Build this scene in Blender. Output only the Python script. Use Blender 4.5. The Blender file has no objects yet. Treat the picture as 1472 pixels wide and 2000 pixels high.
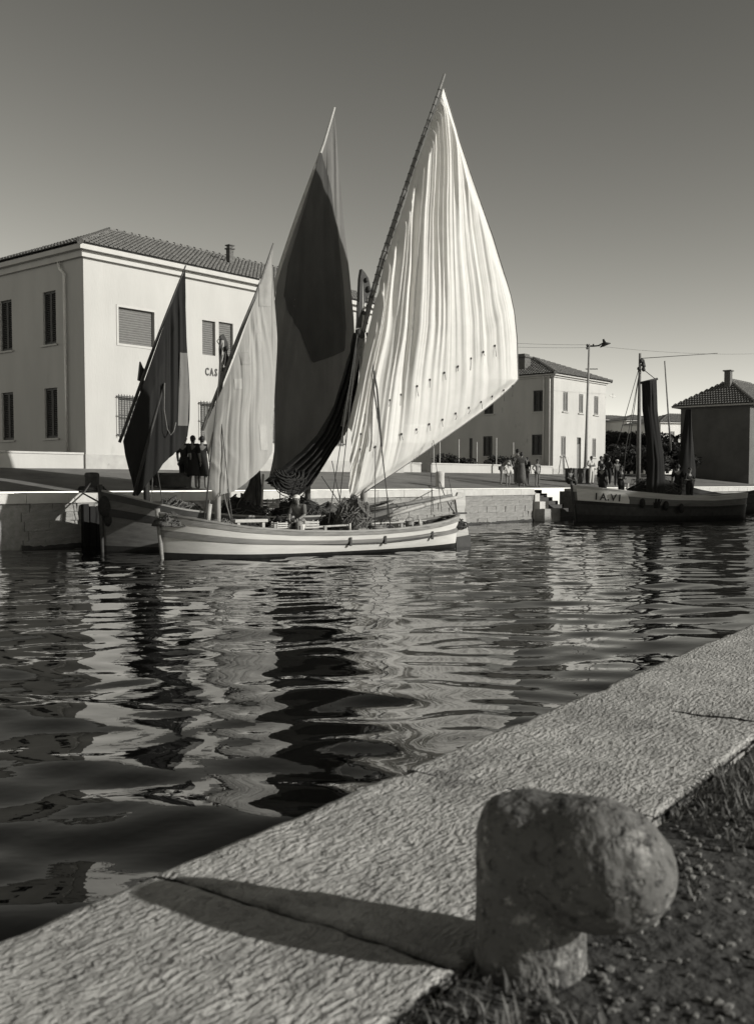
import bpy, bmesh, math, random
import numpy as np
from mathutils import Vector, Matrix, noise
R = math.radians
random.seed(7); rng = np.random.default_rng(7)
sc = bpy.context.scene
COL = sc.collection

# ------------------------------------------------------------------ camera
FPX, HZ, CAMZ, PITCH = 2000.0, 943.0, 1.9, R(3.0)
CY = HZ + FPX*math.tan(PITCH)
cam_d = bpy.data.cameras.new('camera'); cam = bpy.data.objects.new('camera', cam_d); COL.objects.link(cam)
cam.location = (0, 0, CAMZ); cam.rotation_euler = (R(90)-PITCH, 0, 0)
cam_d.sensor_fit = 'VERTICAL'; cam_d.sensor_height = 36; cam_d.lens = 36*FPX/2000.0
cam_d.shift_y = (CY-1000)/2000.0
cam_d.clip_start = 0.05; cam_d.clip_end = 2000
cam_d.dof.use_dof = True; cam_d.dof.focus_distance = 29; cam_d.dof.aperture_fstop = 4.5
sc.camera = cam

# ------------------------------------------------------------------ light
SUN_AZ, SUN_EL = R(21.5), R(20.0)          # degrees behind the +X axis, elevation
SUN = Vector((math.cos(SUN_AZ)*math.cos(SUN_EL), -math.sin(SUN_AZ)*math.cos(SUN_EL), math.sin(SUN_EL)))
w = bpy.data.worlds.new('World'); sc.world = w; w.use_nodes = True
nt = w.node_tree; nt.nodes.clear()
sky = nt.nodes.new('ShaderNodeTexSky'); sky.sky_type = 'NISHITA'; sky.sun_disc = False
sky.sun_elevation = SUN_EL; sky.sun_rotation = math.atan2(SUN.x, SUN.y)
sky.air_density = 1.3; sky.dust_density = 0.1; sky.ozone_density = 1.0
sepc = nt.nodes.new('ShaderNodeSeparateColor'); comb = nt.nodes.new('ShaderNodeCombineColor')
nt.links.new(sky.outputs[0], sepc.inputs[0])
def wmath(op, a, b):                        # black-and-white film behind a red filter
    n = nt.nodes.new('ShaderNodeMath'); n.operation = op
    for i, v in enumerate((a, b)):
        if isinstance(v, (int, float)): n.inputs[i].default_value = v
        else: nt.links.new(v, n.inputs[i])
    return n.outputs[0]
lum = wmath('ADD', wmath('MULTIPLY', sepc.outputs[0], 0.95), wmath('MULTIPLY', sepc.outputs[1], 0.05))
lum = wmath('POWER', lum, 1.6)                # the film's contrast
for i, t in enumerate((1.0, 0.975, 0.87)): nt.links.new(wmath('MULTIPLY', lum, t), comb.inputs[i])
bg = nt.nodes.new('ShaderNodeBackground'); bg.inputs[1].default_value = 0.058
out = nt.nodes.new('ShaderNodeOutputWorld')
nt.links.new(comb.outputs[0], bg.inputs[0]); nt.links.new(bg.outputs[0], out.inputs[0])
sun_d = bpy.data.lights.new('sun', 'SUN'); sun_d.energy = 5.0; sun_d.angle = R(0.6); sun_d.color = (1.0, 0.98, 0.925)
sun = bpy.data.objects.new('sun', sun_d); COL.objects.link(sun)
sun.rotation_euler = SUN.to_track_quat('Z', 'Y').to_euler(); sun.location = (30, -20, 30)
vs = sc.view_settings; vs.view_transform = 'Standard'; vs.look = 'None'; vs.gamma = 1; vs.exposure = 0.0; vs.use_curve_mapping = False
sc.cycles.max_bounces = 6; sc.cycles.caustics_reflective = False; sc.cycles.caustics_refractive = False

# ------------------------------------------------------------------ pixel <-> world helpers (measuring only)
Fv = Vector((0, math.cos(PITCH), -math.sin(PITCH))); Uv = Vector((0, math.sin(PITCH), math.cos(PITCH)))
C0 = Vector((0, 0, CAMZ))
def ray(px, py): return Fv + Vector((1, 0, 0))*((px-736)/FPX) + Uv*((CY-py)/FPX)
def on_y(px, py, Y): d = ray(px, py); return C0 + d*(Y/d.y)
def on_z(px, py, z): d = ray(px, py); return C0 + d*((z-CAMZ)/d.z)
def on_plane(px, py, p0, n):
    d = ray(px, py); return C0 + d*((Vector(p0)-C0).dot(n)/d.dot(n))

# ------------------------------------------------------------------ mesh helpers
class MB:
    def __init__(s): s.v = []; s.f = []
    def add(s, vs, fs):
        k = len(s.v); s.v += [tuple(p) for p in vs]; s.f += [tuple(i+k for i in f) for f in fs]; return s
    def box(s, a, b, taper=0):
        x0, y0, z0 = a; x1, y1, z1 = b; t = taper
        return s.add([(x0,y0,z0),(x1,y0,z0),(x1,y1,z0),(x0,y1,z0),(x0+t,y0+t,z1),(x1-t,y0+t,z1),(x1-t,y1-t,z1),(x0+t,y1-t,z1)],
                     [(3,2,1,0),(4,5,6,7),(0,1,5,4),(1,2,6,5),(2,3,7,6),(3,0,4,7)])
    def bar(s, p, q, wd, ht):
        p = Vector(p); q = Vector(q); d = (q-p).normalized()
        up = Vector((0,0,1)) if abs(d.z) < .95 else Vector((1,0,0))
        a = d.cross(up).normalized()*wd/2; b = a.cross(d).normalized()*ht/2
        vs = [p-a-b,p+a-b,p+a+b,p-a+b,q-a-b,q+a-b,q+a+b,q-a+b]
        return s.add(vs, [(0,1,2,3),(7,6,5,4),(1,0,4,5),(2,1,5,6),(3,2,6,7),(0,3,7,4)])
    def tube(s, pts, r, n=8, cap=True):
        pts = [Vector(p) for p in pts]; m = len(pts)
        rs = [r]*m if isinstance(r, (int, float)) else [r[0]+(r[1]-r[0])*i/(m-1) for i in range(m)] if len(r) == 2 and m != 2 else list(r)
        k = len(s.v); prev = None
        for i, p in enumerate(pts):
            d = (pts[min(i+1, m-1)]-pts[max(i-1, 0)]).normalized()
            if prev is None:
                up = Vector((0,0,1)) if abs(d.z) < .9 else Vector((1,0,0)); a = d.cross(up).normalized()
            else: a = (prev - d*prev.dot(d)).normalized()
            prev = a; b = d.cross(a)
            for j in range(n):
                t = 2*math.pi*j/n; s.v.append(tuple(p + (a*math.cos(t)+b*math.sin(t))*rs[i]))
        for i in range(m-1):
            for j in range(n):
                j2 = (j+1) % n; s.f.append((k+i*n+j, k+i*n+j2, k+(i+1)*n+j2, k+(i+1)*n+j))
        if cap:
            s.f.append(tuple(k+j for j in range(n))[::-1]); s.f.append(tuple(k+(m-1)*n+j for j in range(n)))
        return s
    def lathe(s, prof, c=(0,0,0), n=20, sx=1, sy=1):
        k = len(s.v); c = Vector(c)
        for r, z in prof:
            for j in range(n):
                t = 2*math.pi*j/n; s.v.append((c.x+r*math.cos(t)*sx, c.y+r*math.sin(t)*sy, c.z+z))
        m = len(prof)
        for i in range(m-1):
            for j in range(n):
                j2 = (j+1) % n; s.f.append((k+i*n+j, k+i*n+j2, k+(i+1)*n+j2, k+(i+1)*n+j))
        s.f.append(tuple(k+j for j in range(n))[::-1]); s.f.append(tuple(k+(m-1)*n+j for j in range(n)))
        return s
    def ball(s, c, r, n=10, m=7, nz=0.0, seed=0):
        c = Vector(c); r = Vector(r) if not isinstance(r, (int, float)) else Vector((r,r,r)); k = len(s.v)
        for i in range(m+1):
            ph = math.pi*i/m
            for j in range(n):
                t = 2*math.pi*j/n; d = Vector((math.sin(ph)*math.cos(t), math.sin(ph)*math.sin(t), math.cos(ph)))
                q = 1 + nz*noise.noise(d*2.3+Vector((seed*3.7, 0, 0)))
                s.v.append((c.x+d.x*r.x*q, c.y+d.y*r.y*q, c.z+d.z*r.z*q))
        for i in range(m):
            for j in range(n):
                j2 = (j+1) % n; s.f.append((k+i*n+j, k+(i+1)*n+j, k+(i+1)*n+j2, k+i*n+j2))
        return s
    def loft(s, rings, cap=True):            # closed rings of equal count
        k = len(s.v); n = len(rings[0]); m = len(rings)
        for r in rings: s.v += [tuple(p) for p in r]
        for i in range(m-1):
            for j in range(n):
                j2 = (j+1) % n; s.f.append((k+i*n+j, k+i*n+j2, k+(i+1)*n+j2, k+(i+1)*n+j))
        if cap: s.f.append(tuple(k+j for j in range(n))[::-1]); s.f.append(tuple(k+(m-1)*n+j for j in range(n)))
        return s
    def grid(s, pts):                        # pts[i][j]
        k = len(s.v); m = len(pts); n = len(pts[0])
        for row in pts: s.v += [tuple(p) for p in row]
        for i in range(m-1):
            for j in range(n-1): s.f.append((k+i*n+j, k+i*n+j+1, k+(i+1)*n+j+1, k+(i+1)*n+j))
        return s

MW = {}
def mworld(o):
    return MW.get(o.name, Matrix.Identity(4)) if o is not None else Matrix.Identity(4)
def tag(o, label=None, cat=None, group=None, kind=None):
    for k, v in (('label', label), ('category', cat), ('group', group), ('kind', kind)):
        if v: o[k] = v
    return o
def empty(name, loc, rz=0, label=None, cat=None, group=None, kind=None):
    o = bpy.data.objects.new(name, None); COL.objects.link(o); o.empty_display_size = .2
    o.location = loc; o.rotation_euler = (0, 0, rz)
    MW[o.name] = Matrix.Translation(Vector(loc)) @ Matrix.Rotation(rz, 4, 'Z')
    return tag(o, label, cat, group, kind)
def link_mesh(name, me, parent=None, root=None):
    o = bpy.data.objects.new(name, me); COL.objects.link(o)
    if parent is not None: o.parent = parent; MW[o.name] = mworld(parent)
    return o
def mk(name, mb, mat, parent=None, smooth=False, local=False, base=None, bevel=0, **tags):
    vs = mb.v
    if not local:
        if parent is not None:
            inv = mworld(parent).inverted(); vs = [inv @ Vector(v) for v in vs]
        elif base is not None: vs = [Vector(v)-Vector(base) for v in vs]
    me = bpy.data.meshes.new(name); me.from_pydata([tuple(v) for v in vs], [], mb.f); me.validate()
    me.materials.append(MAT[mat] if isinstance(mat, str) else mat)
    if smooth: me.polygons.foreach_set('use_smooth', [True]*len(me.polygons))
    me.update()
    o = link_mesh(name, me, parent)
    if parent is None:
        if base is not None: o.location = base; MW[o.name] = Matrix.Translation(Vector(base))
    if bevel:
        b = o.modifiers.new('bevel', 'BEVEL'); b.width = bevel; b.segments = 2; b.limit_method = 'ANGLE'; b.angle_limit = R(40)
    return tag(o, **tags)
def inst(name, me, parent, loc, rz=0, scale=(1,1,1)):
    o = link_mesh(name, me, parent); o.location = loc; o.rotation_euler = (0, 0, rz); o.scale = scale; return o

# ------------------------------------------------------------------ materials: everything in the greys of a black-and-white print
MAT = {}; ALB = 0.74
def mat(name, v, rough=.8, var=.25, scale=4, spec=.3, stretch=(1,1,1), bump=0, bscale=40, v2=None, spots=None, trans=0, coord='Object', fine=0.0):
    m = bpy.data.materials.new(name); m.use_nodes = True; t = m.node_tree; N = t.nodes; L = t.links
    b = N['Principled BSDF']; b.inputs['Roughness'].default_value = rough; b.inputs['Specular IOR Level'].default_value = spec
    v = v*ALB; v2 = v2*ALB if v2 else None; spots = [(a_*ALB, b_, c_) for a_, b_, c_ in spots] if spots else None
    tc = N.new('ShaderNodeTexCoord'); mp = N.new('ShaderNodeMapping'); mp.inputs['Scale'].default_value = stretch
    L.new(tc.outputs[coord], mp.inputs[0])
    no = N.new('ShaderNodeTexNoise'); no.inputs['Scale'].default_value = scale; no.inputs['Detail'].default_value = 8; no.inputs['Roughness'].default_value = .62
    L.new(mp.outputs[0], no.inputs['Vector'])
    cr = N.new('ShaderNodeValToRGB'); lo = v*(1-var) if v2 is None else v2; hi = min(v*(1+var*.6), .80)
    col = lambda x: (x, x*.985, x*.945, 1)
    cr.color_ramp.elements[0].position = .32; cr.color_ramp.elements[1].position = .68
    cr.color_ramp.elements[0].color = col(lo); cr.color_ramp.elements[1].color = col(hi)
    L.new(no.outputs['Fac'], cr.inputs[0]); c = cr.outputs[0]
    def mixin(c, fac_out, colr):
        mx = N.new('ShaderNodeMix'); mx.data_type = 'RGBA'; L.new(fac_out, mx.inputs[0]); L.new(c, mx.inputs[6]); mx.inputs[7].default_value = colr; return mx.outputs[2]
    if spots:                               # (value, scale, threshold): stains with a shape of their own
        for sv, ss, th in spots:
            n2 = N.new('ShaderNodeTexNoise'); n2.inputs['Scale'].default_value = ss; n2.inputs['Detail'].default_value = 6; n2.inputs['Roughness'].default_value = .7
            L.new(mp.outputs[0], n2.inputs['Vector'])
            r2 = N.new('ShaderNodeMapRange'); r2.inputs[1].default_value = th; r2.inputs[2].default_value = th+.1; L.new(n2.outputs['Fac'], r2.inputs[0])
            c = mixin(c, r2.outputs[0], col(sv))
    L.new(c, b.inputs['Base Color'])
    if bump:
        nb = N.new('ShaderNodeTexNoise'); nb.inputs['Scale'].default_value = bscale; nb.inputs['Detail'].default_value = 6
        L.new(mp.outputs[0], nb.inputs['Vector'])
        bp = N.new('ShaderNodeBump'); bp.inputs['Strength'].default_value = 1; bp.inputs['Distance'].default_value = bump
        L.new(nb.outputs['Fac'], bp.inputs['Height']); L.new(bp.outputs[0], b.inputs['Normal'])
    if trans:
        tr = N.new('ShaderNodeBsdfTranslucent'); L.new(c, tr.inputs[0]); ms = N.new('ShaderNodeMixShader'); ms.inputs[0].default_value = trans
        L.new(b.outputs[0], ms.inputs[1]); L.new(tr.outputs[0], ms.inputs[2]); L.new(ms.outputs[0], N['Material Output'].inputs[0])
    MAT[name] = m; return m
mat('plaster_white', .57, .9, .08, .8, stretch=(1,1,.3), spots=[(.51, 1.3, .62), (.45, 4, .70)], bump=.006, bscale=14)
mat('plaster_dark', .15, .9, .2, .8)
mat('plaster_cream', .60, .9, .12, .8, stretch=(1,1,.4), spots=[(.44, 1.6, .60), (.34, 1.1, .66), (.28, .6, .70)], bump=.004, bscale=25)
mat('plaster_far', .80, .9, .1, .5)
mat('cornice', .60, .8, .08, 2)
mat('plinth', .50, .9, .15, 2, spots=[(.36, 1.6, .64)], bump=.004, bscale=25)
mat('shutter', .20, .6, .12, 6); mat('shutter_dark', .07, .6, .2, 5); mat('shutter_mid', .26, .6, .15, 5)
mat('dark_glass', .02, .15, .2, 3, spec=.5)
mat('iron', .05, .6, .3, 10); mat('pipe', .8, .5, .1, 5); mat('letter', .10, .7, .1, 5)
mat('tile', .20, .85, .45, 9, spots=[(.11, 5, .62), (.32, 7, .68)]); mat('tile_dark', .15, .85, .4, 9, spots=[(.08, 5, .6)])
mat('ground', .22, .95, .25, .9, spots=[(.13, .35, .55), (.31, 2.2, .66)], bump=.015, bscale=9)
mat('near_soil', .07, .95, .4, 6, spots=[(.16, 14, .6)], bump=.03, bscale=18)
mat('quay_cap', .60, .85, .12, 2.5, spots=[(.42, 2, .66)], bump=.006, bscale=14)
mat('quay_stone', .36, .9, .24, 2.5, spots=[(.22, 5, .60), (.48, 4, .62), (.15, 14, .64), (.08, .55, .62)], bump=.045, bscale=11, coord='Generated' if False else 'Object')
mat('mortar', .34, .95, .25, 8, bump=.01)
mat('step_stone', .09, .85, .3, 4, spots=[(.05, 2, .6)], bump=.008, bscale=15)  # dark tone of the steps stands in for shade over the stairs
mat('algae', .05, .7, .4, 9, bump=.02, bscale=14)
mat('hull_white', .76, .55, .12, 3, stretch=(.35,1,3), spots=[(.52, 2.2, .64), (.25, 5, .73)])
mat('hull_grey', .28, .6, .3, 4, stretch=(.3,1,4), spots=[(.36, 5, .64), (.10, 4, .68)])
mat('hull_rail', .34, .65, .35, 5, stretch=(.4,1,3), spots=[(.14, 5, .62)])
mat('shadow_black', .010, .8, .4, 6); mat('hull_boot', .030, .5, .4, 6); mat('hull_dark', .055, .6, .35, 4); mat('hull_mid', .15, .6, .3, 4, stretch=(.3,1,3))  # first one: near-black of the planks that fill in the wall shadow
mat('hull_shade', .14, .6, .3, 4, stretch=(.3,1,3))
mat('hull_pale', .52, .6, .25, 3, stretch=(.3,1,3))
mat('deck', .10, .8, .4, 5, stretch=(.4,3,1)); mat('deck_pale', .30, .8, .3, 5, stretch=(.5,3,1))
mat('spar', .20, .65, .3, 6); mat('spar_pale', .48, .6, .22, 5, stretch=(1,1,.3)); mat('spar_dark', .05, .7, .3, 6)
mat('rope', .10, .9, .3, 20); mat('rope_pale', .21, .9, .3, 20)
mat('sail_white', .86, .9, .05, 3, spots=[(.78, 1.6, .70)], trans=.18, bump=.0015, bscale=90)
mat('sail_grey', .42, .9, .10, 2.2, stretch=(1,1,.45), spots=[(.30, 1.4, .60), (.50, 2.6, .66)], trans=.12, bump=.0015, bscale=90)
mat('sail_dark', .19, .9, .15, 2, stretch=(1,1,.4), spots=[(.15, 1.2, .62)], trans=.10); mat('sail_darker', .08, .9, .2, 2, stretch=(1,1,.4), trans=.08)
mat('sail_black', .018, .9, .25, 2, stretch=(1,1,.4), trans=.06)
mat('sail_sunlit', .24, .9, .15, 2, trans=.2)
mat('patch_dark', .37, .9, .1, 5); mat('patch_pale', .45, .9, .1, 5)
mat('net', .030, .95, .5, 14, bump=.02, bscale=30); mat('net_mid', .13, .95, .6, 18, spots=[(.4, 20, .62)], bump=.02, bscale=30)
mat('canvas', .07, .9, .3, 5); mat('canvas_mid', .12, .9, .3, 5, stretch=(1,1,.3))
mat('crate', .55, .8, .2, 6, stretch=(1,4,1)); mat('crate_mid', .30, .8, .3, 6)
mat('skin', .22, .6, .12, 8); mat('hair', .02, .6, .3, 20)
mat('cloth_black', .022, .9, .3, 6); mat('cloth_grey', .13, .9, .2, 6); mat('cloth_mid', .24, .9, .2, 6); mat('cloth_white', .70, .9, .1, 6)
mat('leaf', .055, .7, .5, 3, trans=.25); mat('leaf_light', .10, .7, .4, 3, trans=.25); mat('bark', .10, .9, .4, 8, bump=.02)
mat('pebble', .20, .9, .6, 9)
mat('grass', .15, .8, .5, 3, trans=.2); mat('lamp_metal', .30, .5, .15, 5); mat('lamp_dark', .03, .5, .2, 5)
mat('letter_dark', .06, .7, .1, 5)

def stone_material(name, v, tool=True, ang=0.0):
    m = mat(name, v, .85, .25, 3, spots=[(v*.5, 1.1, .60), (v*.55, 2.6, .63), (v*1.35, 6, .66), (v*.25, 9, .70), (v*.5, 34, .62), (v*1.5, 48, .66)] if tool else [(v*.35, 4, .54), (v*2.4, 11, .58), (v*.25, 26, .55), (v*3.0, 34, .60)])
    t = m.node_tree; N = t.nodes; L = t.links; b = N['Principled BSDF']
    tc = N.new('ShaderNodeTexCoord')
    wr = N.new('ShaderNodeTexNoise'); wr.inputs['Scale'].default_value = 2.2; wr.inputs['Detail'].default_value = 3
    L.new(tc.outputs['Object'], wr.inputs['Vector'])
    ad = N.new('ShaderNodeVectorMath'); ad.operation = 'MULTIPLY_ADD'; ad.inputs[1].default_value = (.10,.10,.10); L.new(wr.outputs['Color'], ad.inputs[0]); L.new(tc.outputs['Object'], ad.inputs[2])
    oi = N.new('ShaderNodeObjectInfo'); om = N.new('ShaderNodeMath'); om.operation = 'MULTIPLY'; om.inputs[1].default_value = 41.0; L.new(oi.outputs['Random'], om.inputs[0])
    av = N.new('ShaderNodeVectorMath'); av.operation = 'ADD'; L.new(ad.outputs[0], av.inputs[0]); L.new(om.outputs[0], av.inputs[1]); ad = av
    mp = N.new('ShaderNodeMapping'); mp.inputs['Rotation'].default_value = (0, 0, ang); mp.inputs['Scale'].default_value = (26, 66, 40) if tool else (22, 22, 22)
    L.new(ad.outputs[0], mp.inputs[0])
    n1 = N.new('ShaderNodeTexNoise'); n1.inputs['Scale'].default_value = 1; n1.inputs['Detail'].default_value = 3; n1.inputs['Roughness'].default_value = .5
    L.new(mp.outputs[0], n1.inputs['Vector'])
    mr = N.new('ShaderNodeMapRange'); mr.inputs[1].default_value = .34; mr.inputs[2].default_value = .66; L.new(n1.outputs['Fac'], mr.inputs[0])
    bp = N.new('ShaderNodeBump'); bp.inputs['Distance'].default_value = .019 if tool else .009; bp.inputs['Strength'].default_value = 1
    wn = N.new('ShaderNodeTexNoise'); wn.inputs['Scale'].default_value = 2.6; wn.inputs['Detail'].default_value = 4; L.new(ad.outputs[0], wn.inputs['Vector'])
    wm = N.new('ShaderNodeMapRange'); wm.inputs[1].default_value = .36; wm.inputs[2].default_value = .60; wm.inputs[3].default_value = .35; wm.inputs[4].default_value = 1.15; L.new(wn.outputs['Fac'], wm.inputs[0])
    hm = N.new('ShaderNodeMath'); hm.operation = 'MULTIPLY'; L.new(mr.outputs[0], hm.inputs[0]); L.new(wm.outputs[0], hm.inputs[1])      # worn smoother in places
    pn = N.new('ShaderNodeTexNoise'); pn.inputs['Scale'].default_value = 26; pn.inputs['Detail'].default_value = 4; L.new(ad.outputs[0], pn.inputs['Vector'])
    pm = N.new('ShaderNodeMapRange'); pm.inputs[1].default_value = .56; pm.inputs[2].default_value = .72; L.new(pn.outputs['Fac'], pm.inputs[0])
    hs = N.new('ShaderNodeMath'); hs.operation = 'SUBTRACT'; L.new(hm.outputs[0], hs.inputs[0]); L.new(pm.outputs[0], hs.inputs[1])      # pits
    L.new(hs.outputs[0], bp.inputs['Height']); L.new(bp.outputs[0], b.inputs['Normal'])
    return m
stone_material('slab', .52, True, R(14))
stone_material('bollard_stone', .16, False)

# water
m = bpy.data.materials.new('water'); m.use_nodes = True; N = m.node_tree.nodes; L = m.node_tree.links; b = N['Principled BSDF']
b.inputs['Base Color'].default_value = (.003, .003, .0028, 1); b.inputs['Roughness'].default_value = .015; b.inputs['IOR'].default_value = 1.42
tc = N.new('ShaderNodeTexCoord'); nz = N.new('ShaderNodeTexNoise'); nz.inputs['Scale'].default_value = 5.5; nz.inputs['Detail'].default_value = 2
mp = N.new('ShaderNodeMapping'); mp.inputs['Scale'].default_value = (.8, 1.3, 1); L.new(tc.outputs['Object'], mp.inputs[0]); L.new(mp.outputs[0], nz.inputs['Vector'])
bp = N.new('ShaderNodeBump'); bp.inputs['Distance'].default_value = .0035; bp.inputs['Strength'].default_value = .5
L.new(nz.outputs['Fac'], bp.inputs['Height']); L.new(bp.outputs[0], b.inputs['Normal'])
MAT['water'] = m

# ------------------------------------------------------------------ the setting
ANG = math.atan2(.773, .634)                     # the canal runs at this angle from +X
EC = Vector((math.cos(ANG), math.sin(ANG), 0)); NC = Vector((-math.sin(ANG), math.cos(ANG), 0))
QA = Vector((-9.36, 29.9, 0))                    # a point of the far quay's water edge
def can(a, p, z=0): return QA + EC*a + NC*p + Vector((0, 0, z))
def px_quay(px, p=0):                            # distance along the quay where column px meets the line p metres inland
    k = (px-736)/FPX*1.0; o = QA+NC*p
    return (k*o.y-o.x)/(EC.x-k*EC.y)
def gz(p):                                       # the far bank rises gently from the quay
    return float(np.interp(p, [0, 1.2, 3.0, 8, 12, 40, 400], [1.6, 1.70, 1.93, 2.46, 2.66, 3.0, 3.2]))

# water sheet with real wavelets
al = np.concatenate([[-160, -120, -80, -50, -34], np.arange(-26, 62, .085), [64, 68, 74, 82, 95, 115, 150, 220]])
ac = np.concatenate([[-34, -30], np.arange(-27.5, .3, .085), [.6]])
A, P = np.meshgrid(al, ac, indexing='ij')
X = QA.x+EC.x*A+NC.x*P; Y = QA.y+EC.y*A+NC.y*P; Z = np.zeros_like(X)
wr_ = np.random.default_rng(11)
for i in range(60):
    lam = .42*(2.8/.42)**wr_.random(); th = R(-82)+wr_.normal(0, .62); ph = wr_.random()*6.28
    amp = .0043*lam**.88*(.6+.8*wr_.random())/math.sqrt(6)
    k = 2*math.pi/lam; Z += amp*np.sin(k*(X*math.cos(th)+Y*math.sin(th))+ph)
Z *= np.where((A < -26) | (A > 62), .0, 1)*(0.95+.22*np.sin(X*.31+Y*.17+1)*np.sin(Y*.23-X*.11))
me = bpy.data.meshes.new('water'); nI, nJ = A.shape
co = np.stack([X, Y, Z], -1).reshape(-1, 3).astype('f')
ii, jj = np.meshgrid(np.arange(nI-1), np.arange(nJ-1), indexing='ij'); base = (ii*nJ+jj).ravel()
quads = np.stack([base, base+nJ, base+nJ+1, base+1], -1).astype('i')
me.vertices.add(len(co)); me.vertices.foreach_set('co', co.ravel())
me.loops.add(quads.size); me.loops.foreach_set('vertex_index', quads.ravel())
me.polygons.add(len(quads)); me.polygons.foreach_set('loop_start', np.arange(0, quads.size, 4, dtype='i'))
me.polygons.foreach_set('use_smooth', np.ones(len(quads), dtype=bool))
me.update(calc_edges=True); me.materials.append(MAT['water'])
tag(link_mesh('water', me), 'dark rippled canal water with reflections of the sails', None, None, 'structure')

# far bank ground
pp = [0.55, 1.2, 2, 3, 4.5, 6, 8, 10, 12, 20, 40, 100, 400]
rows = []
for a in [-300, -120, -60] + list(np.arange(-40, 100, 2.0)) + [120, 160, 260, 500]:
    rows.append([can(a, p, gz(p) + (.02*noise.noise(Vector((a*.4, p*.5, 0))) if p > 1 else 0)) for p in pp])
mk('ground', MB().grid(rows), 'ground', smooth=True, kind='structure')

# far quay wall: backing, stones, cap slabs, stairs
quay = empty('quay_wall', can(0, 0, 0), ANG, 'pale stone quay wall with white capping along the far bank', 'quay', kind='structure')
A_END = px_quay(1041)                            # where the stairs begin
STAIR = 4.2
q = MB()
q.box((-60, .06, -1.0), (A_END-.02, .9, 1.45)); q.box((A_END+STAIR, .06, -1.0), (110, .9, 1.45))
q.box((A_END-.02, 2.3, -1.0), (A_END+STAIR, 3.0, 1.45))
mk('wall_core', q, 'mortar', quay, local=True)
stone_meshes = []
for k in range(7):
    bm = MB(); n1 = 5
    bm.box((0, 0, 0), (1, .2, 1)); me = bpy.data.meshes.new('stone'); me.from_pydata(bm.v, [], bm.f)
    for v in me.vertices:
        v.co.y += .03*random.uniform(-1, 1) if v.co.y < .1 else 0; v.co.x += .012*random.uniform(-1, 1); v.co.z += .02*random.uniform(-1, 1)
    me.materials.append(MAT['quay_stone']); stone_meshes.append(me)
course = [-.34, -.02, .25, .52, .80, 1.05, 1.30]
for ci in range(len(course)-1):
    z0, z1 = course[ci], course[ci+1]; a = px_quay(60) - random.random()*.4
    while a < A_END-.05:
        wd = random.uniform(.5, .95) if a > px_quay(520) or a < px_quay(200) else 1.5
        wd = min(wd, A_END-.02-a)
        if wd > .12:
            o = inst('stone', random.choice(stone_meshes), quay, (a+.003, random.uniform(-.010, .010), z0+.003), 0, (wd-.006, 1, z1-z0-.006))
        a += wd
def slab_mesh(name, x0, x1, y0, y1, z0, z1, mat_, jit=.012, nx=8, ny=4, seed=0):
    b = MB(); top = []
    for i in range(nx+1):
        row = []
        for j in range(ny+1):
            x = x0+(x1-x0)*i/nx; y = y0+(y1-y0)*j/ny
            e = (i in (0, nx)) or (j in (0, ny)); n_ = noise.noise(Vector((x*3+seed, y*3, seed)))
            row.append((x+(jit*n_ if j in (0, ny) else 0), y+(jit*1.4*noise.noise(Vector((x*2.2, 7, seed))) if j == 0 else 0), z1+jit*.6*n_-(.012 if e else 0)))
        top.append(row)
    b.grid(top); n = ny+1; m_ = nx+1
    ring = [i*n for i in range(m_)] + [(m_-1)*n+j for j in range(1, n)] + [i*n+n-1 for i in range(m_-2, -1, -1)] + [j for j in range(n-2, 0, -1)]
    k = len(b.v)
    for r_ in ring: v = b.v[r_]; b.v.append((v[0], v[1], z0))
    L_ = len(ring)
    for t in range(L_): b.f.append((ring[t], k+t, k+(t+1) % L_, ring[(t+1) % L_]))
    return b
def flip(b): b.f = [f[::-1] for f in b.f]; return b
a = px_quay(-40); i = 0
while a < A_END-.1:
    wd = random.uniform(1.25, 1.75); e = min(a+wd, A_END)
    if A_END-e < .5: e = A_END
    mk('cap_slab', slab_mesh('cap', a+.008, e-.008, -.06, .62, 1.31, 1.605+random.uniform(-.008, .008), 'quay_cap', seed=i*1.7), 'quay_cap', quay, local=True)
    a = e; i += 1
a = A_END+STAIR
while a < 75:
    e = a+random.uniform(1.5, 2.2); mk('cap_slab', slab_mesh('cap', a+.008, e-.008, -.06, .62, 1.31, 1.605, 'quay_cap', seed=a), 'quay_cap', quay, local=True); a = e
for i in range(8):                               # stair treads, going down towards the water
    zt = 1.52-.19*i; mk('step', MB().box((A_END+.5, 2.3-.33*(i+1), zt-.5), (A_END+STAIR-.01, 2.3-.33*i+.02, zt)), 'step_stone', quay, local=True, bevel=.015)
for x0, x1, y0, zt, mt in ((0, .42, -.1, 1.38, 'quay_cap'), (.0, .85, -.35, .98, 'quay_cap'), (.0, 1.55, -.62, .62, 'quay_stone')):
    mk('stair_block', slab_mesh('b', A_END+x0, A_END+x1, y0, y0+.7+(.62+y0)*.1, -.6, zt, mt, jit=.03, seed=zt*9), mt, quay, local=True)
sm = MB().box((A_END-.01, .15, -.8), (A_END+.49, 2.3, 1.44)); mk('stair_cheek', sm, 'quay_stone', quay, local=True, bevel=.02)
ag = []                                          # weed line at the water
for a in np.arange(px_quay(40), A_END+.3, .12):
    ag.append([can(a, -.065-.02*noise.noise(Vector((a*2, 0, 0))), -.1), can(a, -.05, .10+.10*noise.noise(Vector((a*1.1, 3, 0)))+.05*noise.noise(Vector((a*6, 3, 0))))])
mk('algae_band', MB().grid(ag), 'algae', quay)

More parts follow.
